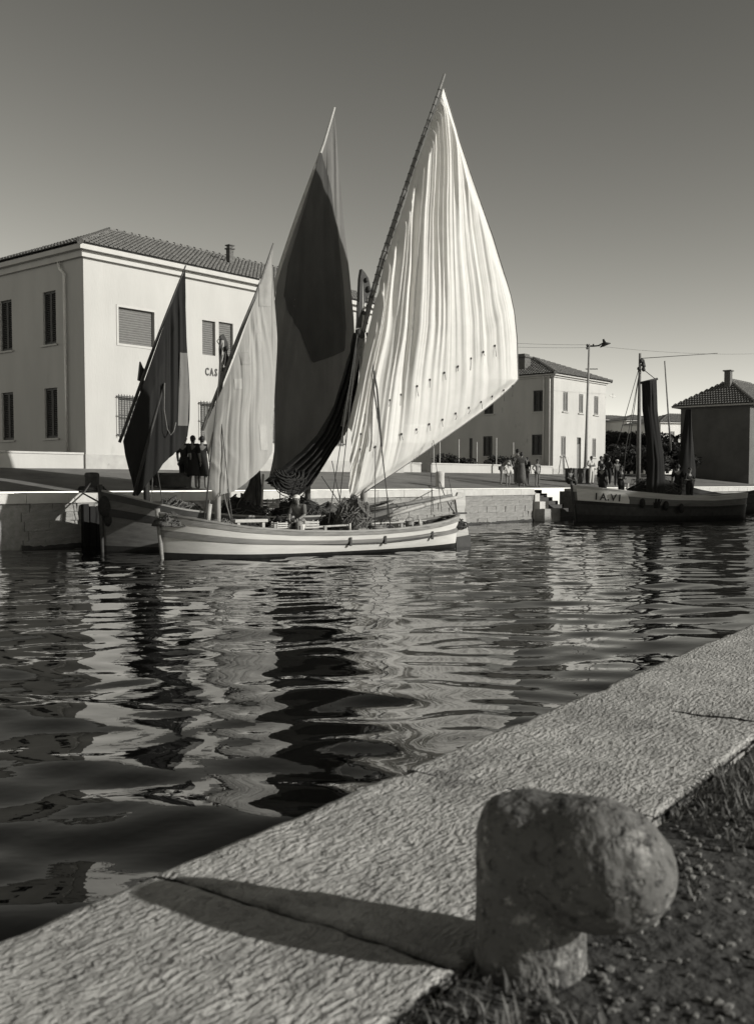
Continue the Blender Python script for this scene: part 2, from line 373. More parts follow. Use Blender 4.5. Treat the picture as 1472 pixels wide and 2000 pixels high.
# near quay: tooled slabs, soil, stone bollard
NZ = CAMZ-1.1
E0 = on_z(300, 1703, NZ); E1 = on_z(1360, 1262, NZ); EN = (E1-E0); EN.z = 0; EN.normalize(); NN = Vector((EN.y, -EN.x, 0)); NANG = math.atan2(EN.y, EN.x)
nq = empty('near_quay', E0, NANG, 'near quay of tooled stone slabs', 'quay', kind='structure')
j2 = (on_z(800, 1500, NZ)-E0).dot(EN); j3 = (on_z(1125, 1362, NZ)-E0).dot(EN)
cuts = [-4.6, -3.0, -1.5, 0, j2, j3, j3+1.5, j3+3.1, j3+4.5, j3+6.2, j3+7.7, j3+9.4, j3+11]
def near_slab(x0, x1, seed):
    nx = int((x1-x0)/.02); ny = 50; rows = []
    for i in range(nx+1):
        row = []
        for j in range(ny+1):
            x = x0+.006+(x1-x0-.012)*i/nx; v = j/ny; y = -v*1.0       # local y runs away from the water (negative = inland)
            chip = max(0, noise.noise(Vector((x*1.9+seed, 2.1, 0)))-.12)*.13 + .010*abs(noise.noise(Vector((x*11, 5, seed))))
            chip += .012*abs(noise.noise(Vector((x*34, 5, seed))))
            y = min(y, -chip) if v < .2 else y
            inn = .03*abs(noise.noise(Vector((x*5, 9, seed)))); y = max(y, -1.0+inn)
            ed = min(v*1.0, (1-v)*1.0, x-x0, x1-x)
            z = .010*noise.noise(Vector((x*2.2, y*2.2, seed))) + .006*noise.noise(Vector((x*7, y*7, seed)))
            z += .0035*noise.noise(Vector((x*9, y*38, seed+4)))
            z -= .016*math.exp(-ed/.010) * (1.0+.6*noise.noise(Vector((x*12, y*12, 2))))
            rows_ = (x+.006*noise.noise(Vector((y*9, x0, 3)))*(1 if i in (0, nx) else 0), y, z)
            row.append(rows_)
        rows.append(row)
    b = MB().grid(rows); n = ny+1; m_ = nx+1
    ring = [i*n for i in range(m_)] + [(m_-1)*n+j for j in range(1, n)] + [i*n+n-1 for i in range(m_-2, -1, -1)] + [j for j in range(n-2, 0, -1)]
    k = len(b.v); L_ = len(ring)
    for r_ in ring: v = b.v[r_]; b.v.append((v[0], v[1], -.32))
    for t in range(L_): b.f.append((ring[t], k+t, k+(t+1) % L_, ring[(t+1) % L_]))
    return flip(b)
for i in range(len(cuts)-1):
    mk('stone_slab', near_slab(cuts[i], cuts[i+1], i*3.3), 'slab', nq, local=True, smooth=True)
nb = MB().box((-30, -1.0, -2.5), (60, -.10, -.30)); mk('wall_face', nb, 'quay_stone', nq, local=True)
mk('joint_bed', MB().box((-12, -.99, -.29), (40, -.13, -.022)), 'mortar', nq, local=True)
rows = []
for a in list(np.arange(-8, 16, .25))+[20, 30, 45, 70, 120, 200]:
    rows.append([E0 + EN*a + NN*p + Vector((0, 0, -.03+.035*noise.noise(Vector((a*1.7, p*1.9, 0)))+(.012*(p-1) if p < 6 else .06))) for p in [1.01]+list(np.arange(1.15, 4, .2))+[5, 8, 14, 30, 80, 200]])
mk('near_ground', flip(MB().grid(rows)), 'near_soil', smooth=True, kind='structure')
gb = MB(); gr = random.Random(4)
for i in range(15000):
    a = gr.uniform(-2.2, 5.5); p = 1.02+abs(gr.gauss(0, .75)); c = E0+EN*a+NN*p; c.z += -.02
    if noise.noise(Vector((a*1.6, p*1.6, 8))) < -.05: continue
    h = gr.uniform(.012, .06)*(1.5 if noise.noise(Vector((a*3, p*3, 1))) > .25 else .8); t = gr.uniform(0, 6.28); d = Vector((math.cos(t), math.sin(t), 0)); wv = Vector((-d.y, d.x, 0))*gr.uniform(.002, .006)
    k = len(gb.v); tip = c+d*h*gr.uniform(.3, 1.1)+Vector((0, 0, h)); mid = c+d*h*.25+Vector((0, 0, h*.6))
    gb.v += [tuple(c-wv), tuple(c+wv), tuple(mid+wv*.8), tuple(mid-wv*.8), tuple(tip)]; gb.f += [(k, k+1, k+2, k+3), (k+3, k+2, k+4)]
pb_ = MB()
for i in range(2600):
    a = gr.uniform(-2.0, 5.0); p = 1.03+abs(gr.gauss(0, .8)); c = E0+EN*a+NN*p; c.z += -.028+.035*noise.noise(Vector((a*1.7, p*1.9, 0)))+.012*(p-1); r_ = gr.uniform(.004, .016); pb_.ball(c, (r_, r_*gr.uniform(.6, 1.2), r_*.6), 5, 3, .5, i*.37)
mk('gravel', pb_, 'pebble', label='loose gravel among the weeds behind the near quay', kind='stuff')
mk('weeds', gb, 'grass', label='short weeds growing behind the near quay slabs', kind='stuff')

# stone bollard with its nose turned inland
bc = on_z(1034, 1858, NZ); bc = Vector((bc.x, bc.y, NZ-.05))
bol = MB(); nA, nB = 44, 30
def bollard_surface():
    rc, H = .128, .425
    col = []                                     # column with domed top
    prof = [(.135, 0), (.131, .06), (rc, .15), (rc, .26), (rc*.99, .33), (rc*.93, .375), (rc*.78, .405), (rc*.5, .42), (rc*.2, .425), (.002, .426)]
    return prof
bol.lathe(bollard_surface(), bc, 36)
nose_dir = (NN*.98+EN*-.08).normalized(); side = Vector((-nose_dir.y, nose_dir.x, 0)); nz0 = .300
rings = []
for i in range(25):
    u = i/24; s_ = -.02+u*.372
    r = .151*math.sqrt(max(0.0, 1-((s_-.155)/.1975)**2)) if s_ > .155 else .151-.02*(.155-s_)/.155
    r = max(r, .004); dz = -.004*u
    rings.append([bc + nose_dir*s_ + side*(r*math.cos(t)*.93) + Vector((0, 0, nz0+dz+r*math.sin(t)*1.0)) for t in np.linspace(0, 2*math.pi, 36, endpoint=False)])
bol.loft(rings)
o = mk('mooring_bollard', bol, 'bollard_stone', base=bc, smooth=True, label='large weathered stone mooring bollard with a rounded nose on the near quay', cat='bollard', group='mooring bollards')
rm = o.modifiers.new('remesh', 'REMESH'); rm.mode = 'VOXEL'; rm.voxel_size = .009; rm.use_smooth_shade = True
sm_ = o.modifiers.new('smooth', 'SMOOTH'); sm_.iterations = 14; sm_.factor = .6
tx = bpy.data.textures.new('lumps', 'CLOUDS'); tx.noise_scale = .05; tx.noise_depth = 3
dm = o.modifiers.new('lumps', 'DISPLACE'); dm.texture = tx; dm.strength = .009; dm.texture_coords = 'LOCAL'

# ------------------------------------------------------------------ houses
def wall_panel(b, length, z0, z1, holes, depth=.22, org=(0,0), dx=(1,0), n_in=(0,1)):
    """a wall face with rectangular openings and their reveals; holes = (x0,x1,za,zb)"""
    xs = sorted({0, length} | {h[0] for h in holes} | {h[1] for h in holes}); zs = sorted({z0, z1} | {h[2] for h in holes} | {h[3] for h in holes})
    pt = lambda x, z, d=0: (org[0]+dx[0]*x+n_in[0]*d, org[1]+dx[1]*x+n_in[1]*d, z)
    for i in range(len(xs)-1):
        for j in range(len(zs)-1):
            cx, cz = (xs[i]+xs[i+1])/2, (zs[j]+zs[j+1])/2
            if any(h[0] < cx < h[1] and h[2] < cz < h[3] for h in holes): continue
            b.add([pt(xs[i], zs[j]), pt(xs[i+1], zs[j]), pt(xs[i+1], zs[j+1]), pt(xs[i], zs[j+1])], [(0,1,2,3)])
    for x0, x1, za, zb in holes:
        b.add([pt(x0,za), pt(x1,za), pt(x1,zb), pt(x0,zb), pt(x0,za,depth), pt(x1,za,depth), pt(x1,zb,depth), pt(x0,zb,depth)],
              [(0,1,5,4),(1,2,6,5),(2,3,7,6),(3,0,4,7),(4,5,6,7)])
def roof_tiles(b, p0, p1, p2, p3, tw=.22, tl=.42, r=.07, seed=1):
    """barrel tiles over the slope p0-p1 (eave) to p3-p2 (ridge)"""
    p0, p1, p2, p3 = map(Vector, (p0, p1, p2, p3)); ex = (p1-p0).normalized(); w0 = (p1-p0).length
    up = p3-p0; up = up-ex*up.dot(ex); H = up.length; up.normalize(); nn = ex.cross(up).normalized(); rr = random.Random(seed)
    if nn.z < 0: nn = -nn
    l3 = (p3-p0).dot(ex); l2 = (p2-p0).dot(ex); nrow = max(1, int(H/tl*1.15)); step = H/nrow
    for i in range(nrow):
        h0 = i*step; xa = l3*(h0+step*.5)/H; xb = w0+(l2-w0)*(h0+step*.5)/H; x = xa
        while x < xb:
            j = rr.uniform(-.012, .012); lift = .03+rr.uniform(0, .012); h1 = h0+step*1.12; rad0 = r*1.05; rad1 = r*.85
            ring0 = []; ring1 = []
            for t in (0, .9, 1.57, 2.24, 3.14):
                ring0.append(p0+ex*(x+j+tw/2+rad0*1.35*math.cos(t))+up*h0+nn*(lift+.025+rad0*math.sin(t)))
                ring1.append(p0+ex*(x+tw/2+rad1*1.35*math.cos(t))+up*h1+nn*(.0+rad1*math.sin(t)))
            k = len(b.v); b.v += [tuple(p) for p in ring0+ring1]
            for q_ in range(4): b.f.append((k+q_, k+q_+1, k+5+q_+1, k+5+q_))
            b.f.append((k, k+1, k+2, k+3, k+4))
            x += tw
def hip_roof(root, L_, D_, ze, rise, over, mt, run=None, ridge_x=True):
    """hip roof over 0..L_ x 0..D_"""
    run = run or min(L_, D_)/2
    e = [(-over,-over,ze),(L_+over,-over,ze),(L_+over,D_+over,ze),(-over,D_+over,ze)]
    if ridge_x: r0, r1 = (run, D_/2, ze+rise), (L_-run, D_/2, ze+rise); faces = [(e[0],e[1],r1,r0),(e[1],e[2],r1,r1),(e[2],e[3],r0,r1),(e[3],e[0],r0,r0)]
    else: r0, r1 = (L_/2, run, ze+rise), (L_/2, D_-run, ze+rise); faces = [(e[0],e[1],r0,r0),(e[1],e[2],r1,r0),(e[2],e[3],r1,r1),(e[3],e[0],r0,r1)]
    b = MB()
    for f in faces: b.add(f, [(0,1,2,3)])
    b.add(e, [(3,2,1,0)])
    roof = mk('roof', b, 'tile_dark', root, local=True)
    t = MB()
    for i, f in enumerate(faces[:2]+faces[3:]): roof_tiles(t, *f, seed=i)
    to = mk('roof_tiles', t, mt, roof, local=True); to['kind'] = 'stuff'
    rt = MB()
    for a_, b_ in ((e[0], r0), (e[1], r1 if ridge_x else r0), (r0, r1)):
        a_, b_ = Vector(a_), Vector(b_); n_ = max(2, int((b_-a_).length/.4))
        for i in range(n_): rt.tube([a_+(b_-a_)*(i/n_)+Vector((0,0,.05)), a_+(b_-a_)*((i+1.1)/n_)+Vector((0,0,.03))], [.13, .10], 8)
    rr_ = mk('ridge_tiles', rt, mt, roof, local=True); rr_['kind'] = 'stuff'
    return roof
def uv_on(root_loc, px, py, face='front', off=0):
    """local (x, z) on the house's front plane, or (y, z) on its left end plane"""
    M_ = Matrix.Translation(root_loc) @ Matrix.Rotation(ANG, 4, 'Z')
    n = NC if face == 'front' else EC
    p = M_.inverted() @ on_plane(px, py, root_loc + n*off, n)
    return (p.x if face == 'front' else p.y), p.z
def window(root, kind, x0, x1, z0, z1, face='front', mat_='shutter', frame=True, sill=True, depth=.14, slat=.09, grille=False, fw=.09, fmat='cornice'):
    """window > frame, shutter slats / leaf, sill, grille in a face of the house"""
    def T(b):
        if face == 'left':                       # map (x,y,z) of the front onto the left end: x -> y, depth y -> +x
            b.v = [(v[1], v[0], v[2]) for v in b.v]; b.f = [f[::-1] for f in b.f]
        return b
    wo = mk('window', T(MB().box((x0, depth+.03, z0), (x1, depth+.07, z1))), 'dark_glass', root, local=True)
    b = MB()
    if kind == 'roller':
        n = int((z1-z0)/slat)
        for i in range(n):
            za = z0+(z1-z0)*i/n; zb = z0+(z1-z0)*(i+1)/n-.006
            b.add([(x0, depth, za), (x1, depth, za), (x1, depth-.018, (za+zb)/2), (x0, depth-.018, (za+zb)/2), (x1, depth, zb), (x0, depth, zb)], [(0,1,2,3), (3,2,4,5)])
        mk('roller_shutter', T(b), mat_, wo, local=True)
    elif kind == 'leaf':
        xm = (x0+x1)/2
        for xa, xb in ((x0+.01, xm-.006), (xm+.006, x1-.01)):
            b = MB(); b.box((xa, depth-.06, z0+.01), (xa+.06, depth, z1-.01)); b.box((xb-.06, depth-.06, z0+.01), (xb, depth, z1-.01))
            b.box((xa+.06, depth-.058, z0+.01), (xb-.06, depth-.002, z0+.09)); b.box((xa+.06, depth-.058, z1-.09), (xb-.06, depth-.002, z1-.01))
            n = int((z1-z0-.2)/.075)
            for i in range(n):
                za = z0+.1+(z1-z0-.2)*i/n
                b.add([(xa+.06, depth-.05, za), (xb-.06, depth-.05, za), (xb-.06, depth-.012, za+.06), (xa+.06, depth-.012, za+.06)], [(0,1,2,3)])
            mk('shutter_leaf', T(b), mat_, wo, local=True)
    if frame:
        b = MB(); b.box((x0-fw, -.025, z1), (x1+fw, .0, z1+fw)).box((x0-fw, -.025, z0-fw), (x0, .0, z1)).box((x1, -.025, z0-fw), (x1+fw, .0, z1)).box((x0, -.025, z0-fw), (x1, .0, z0))
        mk('frame', T(b), fmat, wo, local=True)
    if sill: mk('sill', T(MB().box((x0-.12, -.10, z0-.09), (x1+.12, -.027, z0-.02))), fmat, wo, local=True)
    if grille:
        b = MB(); n = 9
        for i in range(n+1): x = x0-.05+(x1-x0+.1)*i/n; b.box((x-.012, -.13, z0-.14), (x+.012, -.106, z1+.10))
        for z in (z0-.05, (z0+z1)/2, z1+.02): b.box((x0-.09, -.15, z-.02), (x1+.09, -.131, z+.02))
        for x in (x0-.08, x1+.05):
            for z in (z0-.05, z1+.02): b.box((x, -.131, z-.018), (x+.03, -.0, z+.018))
        mk('grille', T(b), 'iron', wo, local=True)
    return wo

# big white house, left
H1 = on_z(170.5, 916, gz(8)+.02); H1 = Vector((-11.32, 40.0, gz(8)+.0))
ze1 = on_plane(167, 503, H1, NC).z - H1.z; L1, D1 = 20.0, 9.0
h1 = empty('public_house', H1, ANG, 'large white two-storey house with hip roof and wall lettering, behind the left boat', 'house')
z0 = -.5
wins = {}
def r4(px0, px1, pya, pyb, root, face='front'):
    x0, za = uv_on(root, px0, pya, face); x1, _ = uv_on(root, px1, pya, face); _, zb = uv_on(root, px0, pyb, face); return (min(x0,x1), max(x0,x1), zb, za)
wb = r4(231, 301, 599, 670, H1); w1 = r4(395, 420.5, 624.5, 692, H1); w2 = r4(427.5, 455, 628, 697, H1)
g1 = r4(231, 275, 775, 846, H1); g2 = r4(391, 440, 788, 840, H1); g2 = (g2[0], g2[1], g1[2], g1[3])
w3 = (w2[1]+1.6, w2[1]+3.6, wb[2], wb[3]); w4 = (w3[1]+2.4, w3[1]+4.4, wb[2], wb[3]); g3 = (w3[0], w3[0]+1.4, g1[2], g1[3]); dr = (g3[1]+1.6, g3[1]+3.0, .1, 2.9); g4 = (w4[0], w4[0]+1.4, g1[2], g1[3])
holes = [wb, w1, w2, w3, w4, g1, g2, g3, g4, dr]
b = MB(); wall_panel(b, L1, z0, ze1, holes)
lw = [(1.5, 2.35, 1.0, 3.0), (1.5, 2.35, 5.0, 7.1), (5.4, 6.3, 5.0, 7.1), (5.4, 6.3, 1.0, 3.0)]
la = uv_on(H1, 109.5, 600, 'left')[0]
lw = [(la, la+.9, lw[1][2], lw[1][3]), (la, la+.9, 1.25, 3.25), (la+3.2, la+4.1, lw[1][2], lw[1][3]), (la+3.2, la+4.1, 1.25, 3.25)]
b2 = MB(); wall_panel(b2, D1, z0, ze1, lw, org=(0,0), dx=(0,1), n_in=(1,0)); b2.f = [f[::-1] for f in b2.f]
b.add(b2.v, b2.f)
b.add([(L1,0,z0),(L1,D1,z0),(L1,D1,ze1),(L1,0,ze1),(0,D1,z0),(0,D1,ze1)], [(0,1,2,3),(4,5,3,2,1) if False else (1,4,5,2)])
mk('wall', b, 'plaster_white', h1, local=True)
b = MB(); b.box((-.07, -.07, z0), (L1+.07, D1+.07, .55)); mk('plinth', b, 'plinth', h1, local=True, bevel=.015)
b = MB()
for d_, za, zb in ((.16, -.30, -.06), (.38, -.06, .13)): b.box((-d_, -d_, ze1+za+.3), (L1+d_, D1+d_, ze1+zb+.3-.002))
mk('cornice', b, 'cornice', h1, local=True)
zr1 = on_plane(215, 452, H1+NC*(D1/2), NC).z-H1.z
hip_roof(h1, L1, D1, ze1+.44, zr1-ze1-.44, .42, 'tile')
for i, r_ in enumerate((wb, w1, w2, w3, w4)): window(h1, 'roller', *r_, frame=(i == 0 or i > 2), sill=False)
for r_ in (g1, g2, g3, g4): window(h1, 'roller', *r_, frame=False, sill=False, grille=True, mat_='shutter_mid')
for r_ in lw: window(h1, 'leaf', *r_, face='left', mat_='shutter_dark', frame=False, sill=True)
dd = mk('door', MB().box((dr[0], .14, dr[2]), (dr[1], .2, dr[3])), 'shutter_dark', h1, local=True)
for x in (dr[0]+.08, (dr[0]+dr[1])/2+.04):
    for za in (.2, 1.5): mk('door_panel', MB().box((x, .115, za), (x+.56, .139, za+1.2), ), 'shutter_dark', dd, local=True, bevel=.01)
b = MB(); yp = uv_on(H1, 132, 700, 'left')[0]
b.tube([(-.10, yp+.35, ze1-.02), (-.12, yp+.25, ze1-.28), (-.09, yp, ze1-.5), (-.09, yp, .5)], .06, 8); mk('drainpipe', b, 'pipe', h1, local=True, smooth=True)
cp = on_plane(450, 505, H1+NC*2.3, NC); cl = MW[h1.name].inverted() @ cp
ch = MB().box((cl.x-.13, 2.2, cl.z-.8), (cl.x+.13, 2.46, cl.z+.42)).box((cl.x-.18, 2.15, cl.z+.42), (cl.x+.18, 2.51, cl.z+.49)).box((cl.x-.11, 2.22, cl.z+.49), (cl.x+.11, 2.44, cl.z+.58)).box((cl.x-.17, 2.16, cl.z+.58), (cl.x+.17, 2.5, cl.z+.64))
mk('chimney', ch, 'tile_dark', h1, local=True, bevel=.02)
def text_mesh(txt, size, extrude, bold=.0):
    cu = bpy.data.curves.new('txt', 'FONT'); cu.body = txt; cu.size = size; cu.extrude = extrude; cu.offset = bold; cu.resolution_u = 2; cu.space_character = 1.15
    o = bpy.data.objects.new('txt', cu); COL.objects.link(o); dg = bpy.context.evaluated_depsgraph_get(); me = bpy.data.meshes.new_from_object(o.evaluated_get(dg))
    bpy.data.objects.remove(o); bpy.data.curves.remove(cu); return me
tx0, tz0 = uv_on(H1, 400.5, 732.5); tx1, _ = uv_on(H1, 440, 735)
for i, chx in enumerate('CAS'):
    me = text_mesh(chx, .46, .012, .012); me.materials.append(MAT['letter']); o = link_mesh('letter', me, h1)
    o.location = (tx0+i*(tx1-tx0)*.235, -.018, tz0); o.rotation_euler = (R(90), 0, 0); o.scale = (.66, 1, 1)

# low white walls on the far bank
def low_wall(a0, a1, p, zt, thick, label, gate=None, mt='plaster_white'):
    r_ = empty('garden_wall', can(a0, p, gz(p)), ANG, label, 'wall', 'low white walls of the far bank')
    x = 0; L_ = a1-a0; segs = [(0, L_)] if not gate else [(0, gate[0]), (gate[1], L_)]
    for s0, s1 in segs:
        mk('wall_body', MB().box((s0, 0, -.6), (s1, thick, zt-.08)), mt, r_, local=True, bevel=.02)
        n = max(1, round((s1-s0)/1.6))
        for i in range(n): mk('coping', MB().box((s0+(s1-s0)*i/n+.006-.02, -.04, zt-.08), (s0+(s1-s0)*(i+1)/n-.006, thick+.04, zt+random.uniform(-.006, .006))), 'cornice', r_, local=True, bevel=.012)
    return r_
aH1 = (H1-QA).dot(EC); pH1 = (H1-QA).dot(NC)
low_wall(aH1-14, aH1-.12, pH1-.02, .62, .3, 'low white wall left of the large white house')
H2 = Vector((11.9, 69.5, gz(9.5)+.05)); aH2 = (H2-QA).dot(EC); pH2 = (H2-QA).dot(NC)
aw0 = px_quay(690, pH2); g0 = px_quay(822, pH2)-aw0; g1_ = px_quay(841, pH2)-aw0
low_wall(aw0, aH2-.02, pH2, .55, .3, 'long low white garden wall with a gate gap beside the smaller house', gate=(g0, g1_))

# smaller house, right
ze2 = on_plane(1083, 733, H2, NC).z-H2.z; L2 = 7.6; D2 = 12.5
h2 = empty('corner_house', H2, ANG, 'smaller pale house with narrow shutters and chimney, behind the lamp post', 'house')
fr = [r4(1099, 1108, 765, 803, H2), r4(1130, 1138, 770, 807, H2), r4(1159.5, 1167.5, 775, 810, H2)]
lo_ = [r4(1095, 1104, 852, 890, H2), r4(1156, 1163, 856, 893, H2)]; dr2 = r4(1126, 1134, 854, 914, H2)
fz = (fr[0][2], fr[0][3]); lz = (lo_[0][2], lo_[0][3])
fr = [(a_, b_, fz[0], fz[1]) for a_, b_, _, _ in fr]; lo_ = [(a_, b_, lz[0], lz[1]) for a_, b_, _, _ in lo_]; dr2 = (dr2[0], dr2[1], .12, 2.5)
sd = [r4(1041, 1061, 763, 804, H2, 'left'), r4(945, 963, 768, 805, H2, 'left'), r4(1038, 1058, 849, 889, H2, 'left'), r4(943, 961, 850, 888, H2, 'left'), r4(916, 922, 856, 900, H2, 'left')]
sd[1] = sd[1][:2]+sd[0][2:]; sd[3] = sd[3][:2]+sd[2][2:]
b = MB(); wall_panel(b, L2, -.4, ze2, fr+lo_+[dr2]); b2 = MB(); wall_panel(b2, D2, -.4, ze2, sd, dx=(0,1), n_in=(1,0)); b2.f = [f[::-1] for f in b2.f]; b.add(b2.v, b2.f)
b.add([(L2,0,-.4),(L2,D2,-.4),(L2,D2,ze2),(L2,0,ze2),(0,D2,-.4),(0,D2,ze2)], [(0,1,2,3),(1,4,5,2)])
mk('wall', b, 'plaster_cream', h2, local=True)
b = MB().box((-.10,-.10,ze2-.12),(L2+.10,D2+.10,ze2)).box((-.26,-.26,ze2),(L2+.26,D2+.26,ze2+.10)); mk('cornice', b, 'cornice', h2, local=True)
b = MB().box((-.05,-.05,-.4),(L2+.05,D2+.05,.28)); mk('plinth', b, 'plinth', h2, local=True)
zr2 = on_plane(1048, 701, H2+NC*3.8+EC*3.8, (NC+EC).normalized()).z-H2.z
hip_roof(h2, L2, D2, ze2+.101, zr2-ze2-.1, .34, 'tile', ridge_x=False)
for r_ in fr+lo_: window(h2, 'leaf', *r_, mat_='shutter_mid', frame=False, sill=True, depth=.10)
for i, r_ in enumerate(sd): window(h2, 'leaf', *r_, face='left', mat_='shutter_dark', frame=False, sill=i < 4, depth=.10)
dd = mk('door', MB().box((dr2[0], .12, dr2[2]), (dr2[1], .16, dr2[3])), 'shutter_mid', h2, local=True); mk('fanlight', MB().box((dr2[0]+.05, .10, dr2[3]-.45), (dr2[1]-.05, .119, dr2[3]-.05)), 'dark_glass', dd, local=True)
for yy in (.33, .12):
    b = MB().tube([(-.10, yy*2.2, ze2-.02), (-.08, yy*2.2, ze2-.4), (-.08, yy*2.2, .3)], .055, 8); mk('drainpipe', b, 'pipe', h2, local=True, smooth=True)
cy = uv_on(H2, 1022, 728, 'left', 1.3)[0]; zc = uv_on(H2, 1022, 694, 'left', 1.3)[1]
mk('chimney', MB().box((.9, cy-.33, ze2), (1.7, cy+.33, zc-.2)).box((.8, cy-.42, zc-.2), (1.8, cy+.42, zc-.08)).box((.95, cy-.28, zc-.08), (1.65, cy+.28, zc+.08)), 'tile_dark', h2, local=True, bevel=.03)
# garden poles behind the low wall
for i, (px, top) in enumerate(((895, 858), (930, 863), (968, 855), (1001, 864), (858, 862), (846, 866))):
    a_ = px_quay(px, pH2+1.2); p_ = can(a_, pH2+1.2, gz(pH2+1.2)); t_ = on_plane(px, top, p_, NC)
    hts = ('tallest pale pole' if px == 968 else 'pale garden pole')
    lb = {895: 'pale garden pole left of the middle of the garden', 930: 'pale garden pole in front of the shaded ground-floor window', 968: 'taller pale garden pole beside the bending child', 1001: 'pale garden pole nearest the corner of the smaller house', 858: 'thin garden pole above the low wall, right of its gate', 846: 'thin garden pole standing closest to the wall gate'}[px]
    mk('garden_pole', MB().tube([p_-Vector((0,0,.1)), Vector((p_.x, p_.y, t_.z))], .04, 6), 'spar_pale', base=p_, label=lb, cat='pole', group='garden poles behind the low wall')

# building at the right edge and pale houses far behind
def small_house(name, loc, rz, Lx, Dy, ze, rise, label, wmat, over=.5, winx=(), gable=False, winleft=()):
    r_ = empty(name, loc, rz, label, 'house', 'houses of the far bank'); b = MB()
    wf = [(x, x+.9, z, z+1.4) for x, z in winx]; wl = [(x, x+.9, z, z+1.4) for x, z in winleft]
    wall_panel(b, Lx, -1, ze, wf); b2 = MB(); wall_panel(b2, Dy, -1, ze, wl, dx=(0,1), n_in=(1,0)); b2.f = [f[::-1] for f in b2.f]; b.add(b2.v, b2.f)
    b.add([(Lx,0,-1),(Lx,Dy,-1),(Lx,Dy,ze),(Lx,0,ze),(0,Dy,-1),(0,Dy,ze)], [(0,1,2,3),(1,4,5,2)])
    mk('wall', b, wmat, r_, local=True)
    mk('eaves', MB().box((-over,-over,ze), (Lx+over,Dy+over,ze+.12)), 'cornice', r_, local=True)
    hip_roof(r_, Lx, Dy, ze+.121, rise, over+.05, 'tile', ridge_x=Lx >= Dy)
    for q_ in wf: window(r_, 'leaf', *q_, mat_='shutter_mid', frame=False, sill=True, depth=.1)
    for q_ in wl: window(r_, 'leaf', *q_, face='left', mat_='shutter_dark', frame=False, sill=True, depth=.1)
    return r_
p3 = Vector((.362*80, 80, 2.8)); D3 = 5.6       # front-left corner; only its shaded end shows in the photograph
zz = on_y(1335, 797, 83.4).z-2.8
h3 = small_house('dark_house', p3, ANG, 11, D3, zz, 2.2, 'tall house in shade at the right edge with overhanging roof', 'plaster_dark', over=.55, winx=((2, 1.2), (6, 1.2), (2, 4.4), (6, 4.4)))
mk('chimney', MB().box((1.6, 2.2, zz), (2.1, 2.7, zz+2.9)).box((1.5, 2.1, zz+2.9), (2.2, 2.8, zz+3.0)), 'tile_dark', h3, local=True, bevel=.03)
# unseen house added on the near bank to shade the moored boat
small_house('shade_house', E0+EN*46+NN*6.5+Vector((0, 0, -.05)), NANG-R(90)+R(90)-R(90), 9, 30, 8.6, 2.0, 'added unseen house on the near bank, shading the moored boat', 'plaster_cream', over=.4)
for nm, px, py_e, Y, Lx, Dy, rise, lb in (('far_house', 1288, 826, 150, 13, 9, 1.5, 'pale distant house with dark hip roof behind the palm'), ('distant_house', 1150, 820, 165, 12, 9, .9, 'low distant pale house just right of the smaller house'), ('row_house', 1222, 822, 160, 7, 8, 1.0, 'distant pale house behind the moored boat mast')):
    p_ = on_y(px, 925, Y); p_.z = 3.0; zt = on_y(px, py_e, Y).z-3.0
    small_house(nm, p_, R(20), Lx, Dy, zt, rise, lb, 'plaster_far', over=.4, winx=((1.5, zt-2.6), (4.5, zt-2.6)))

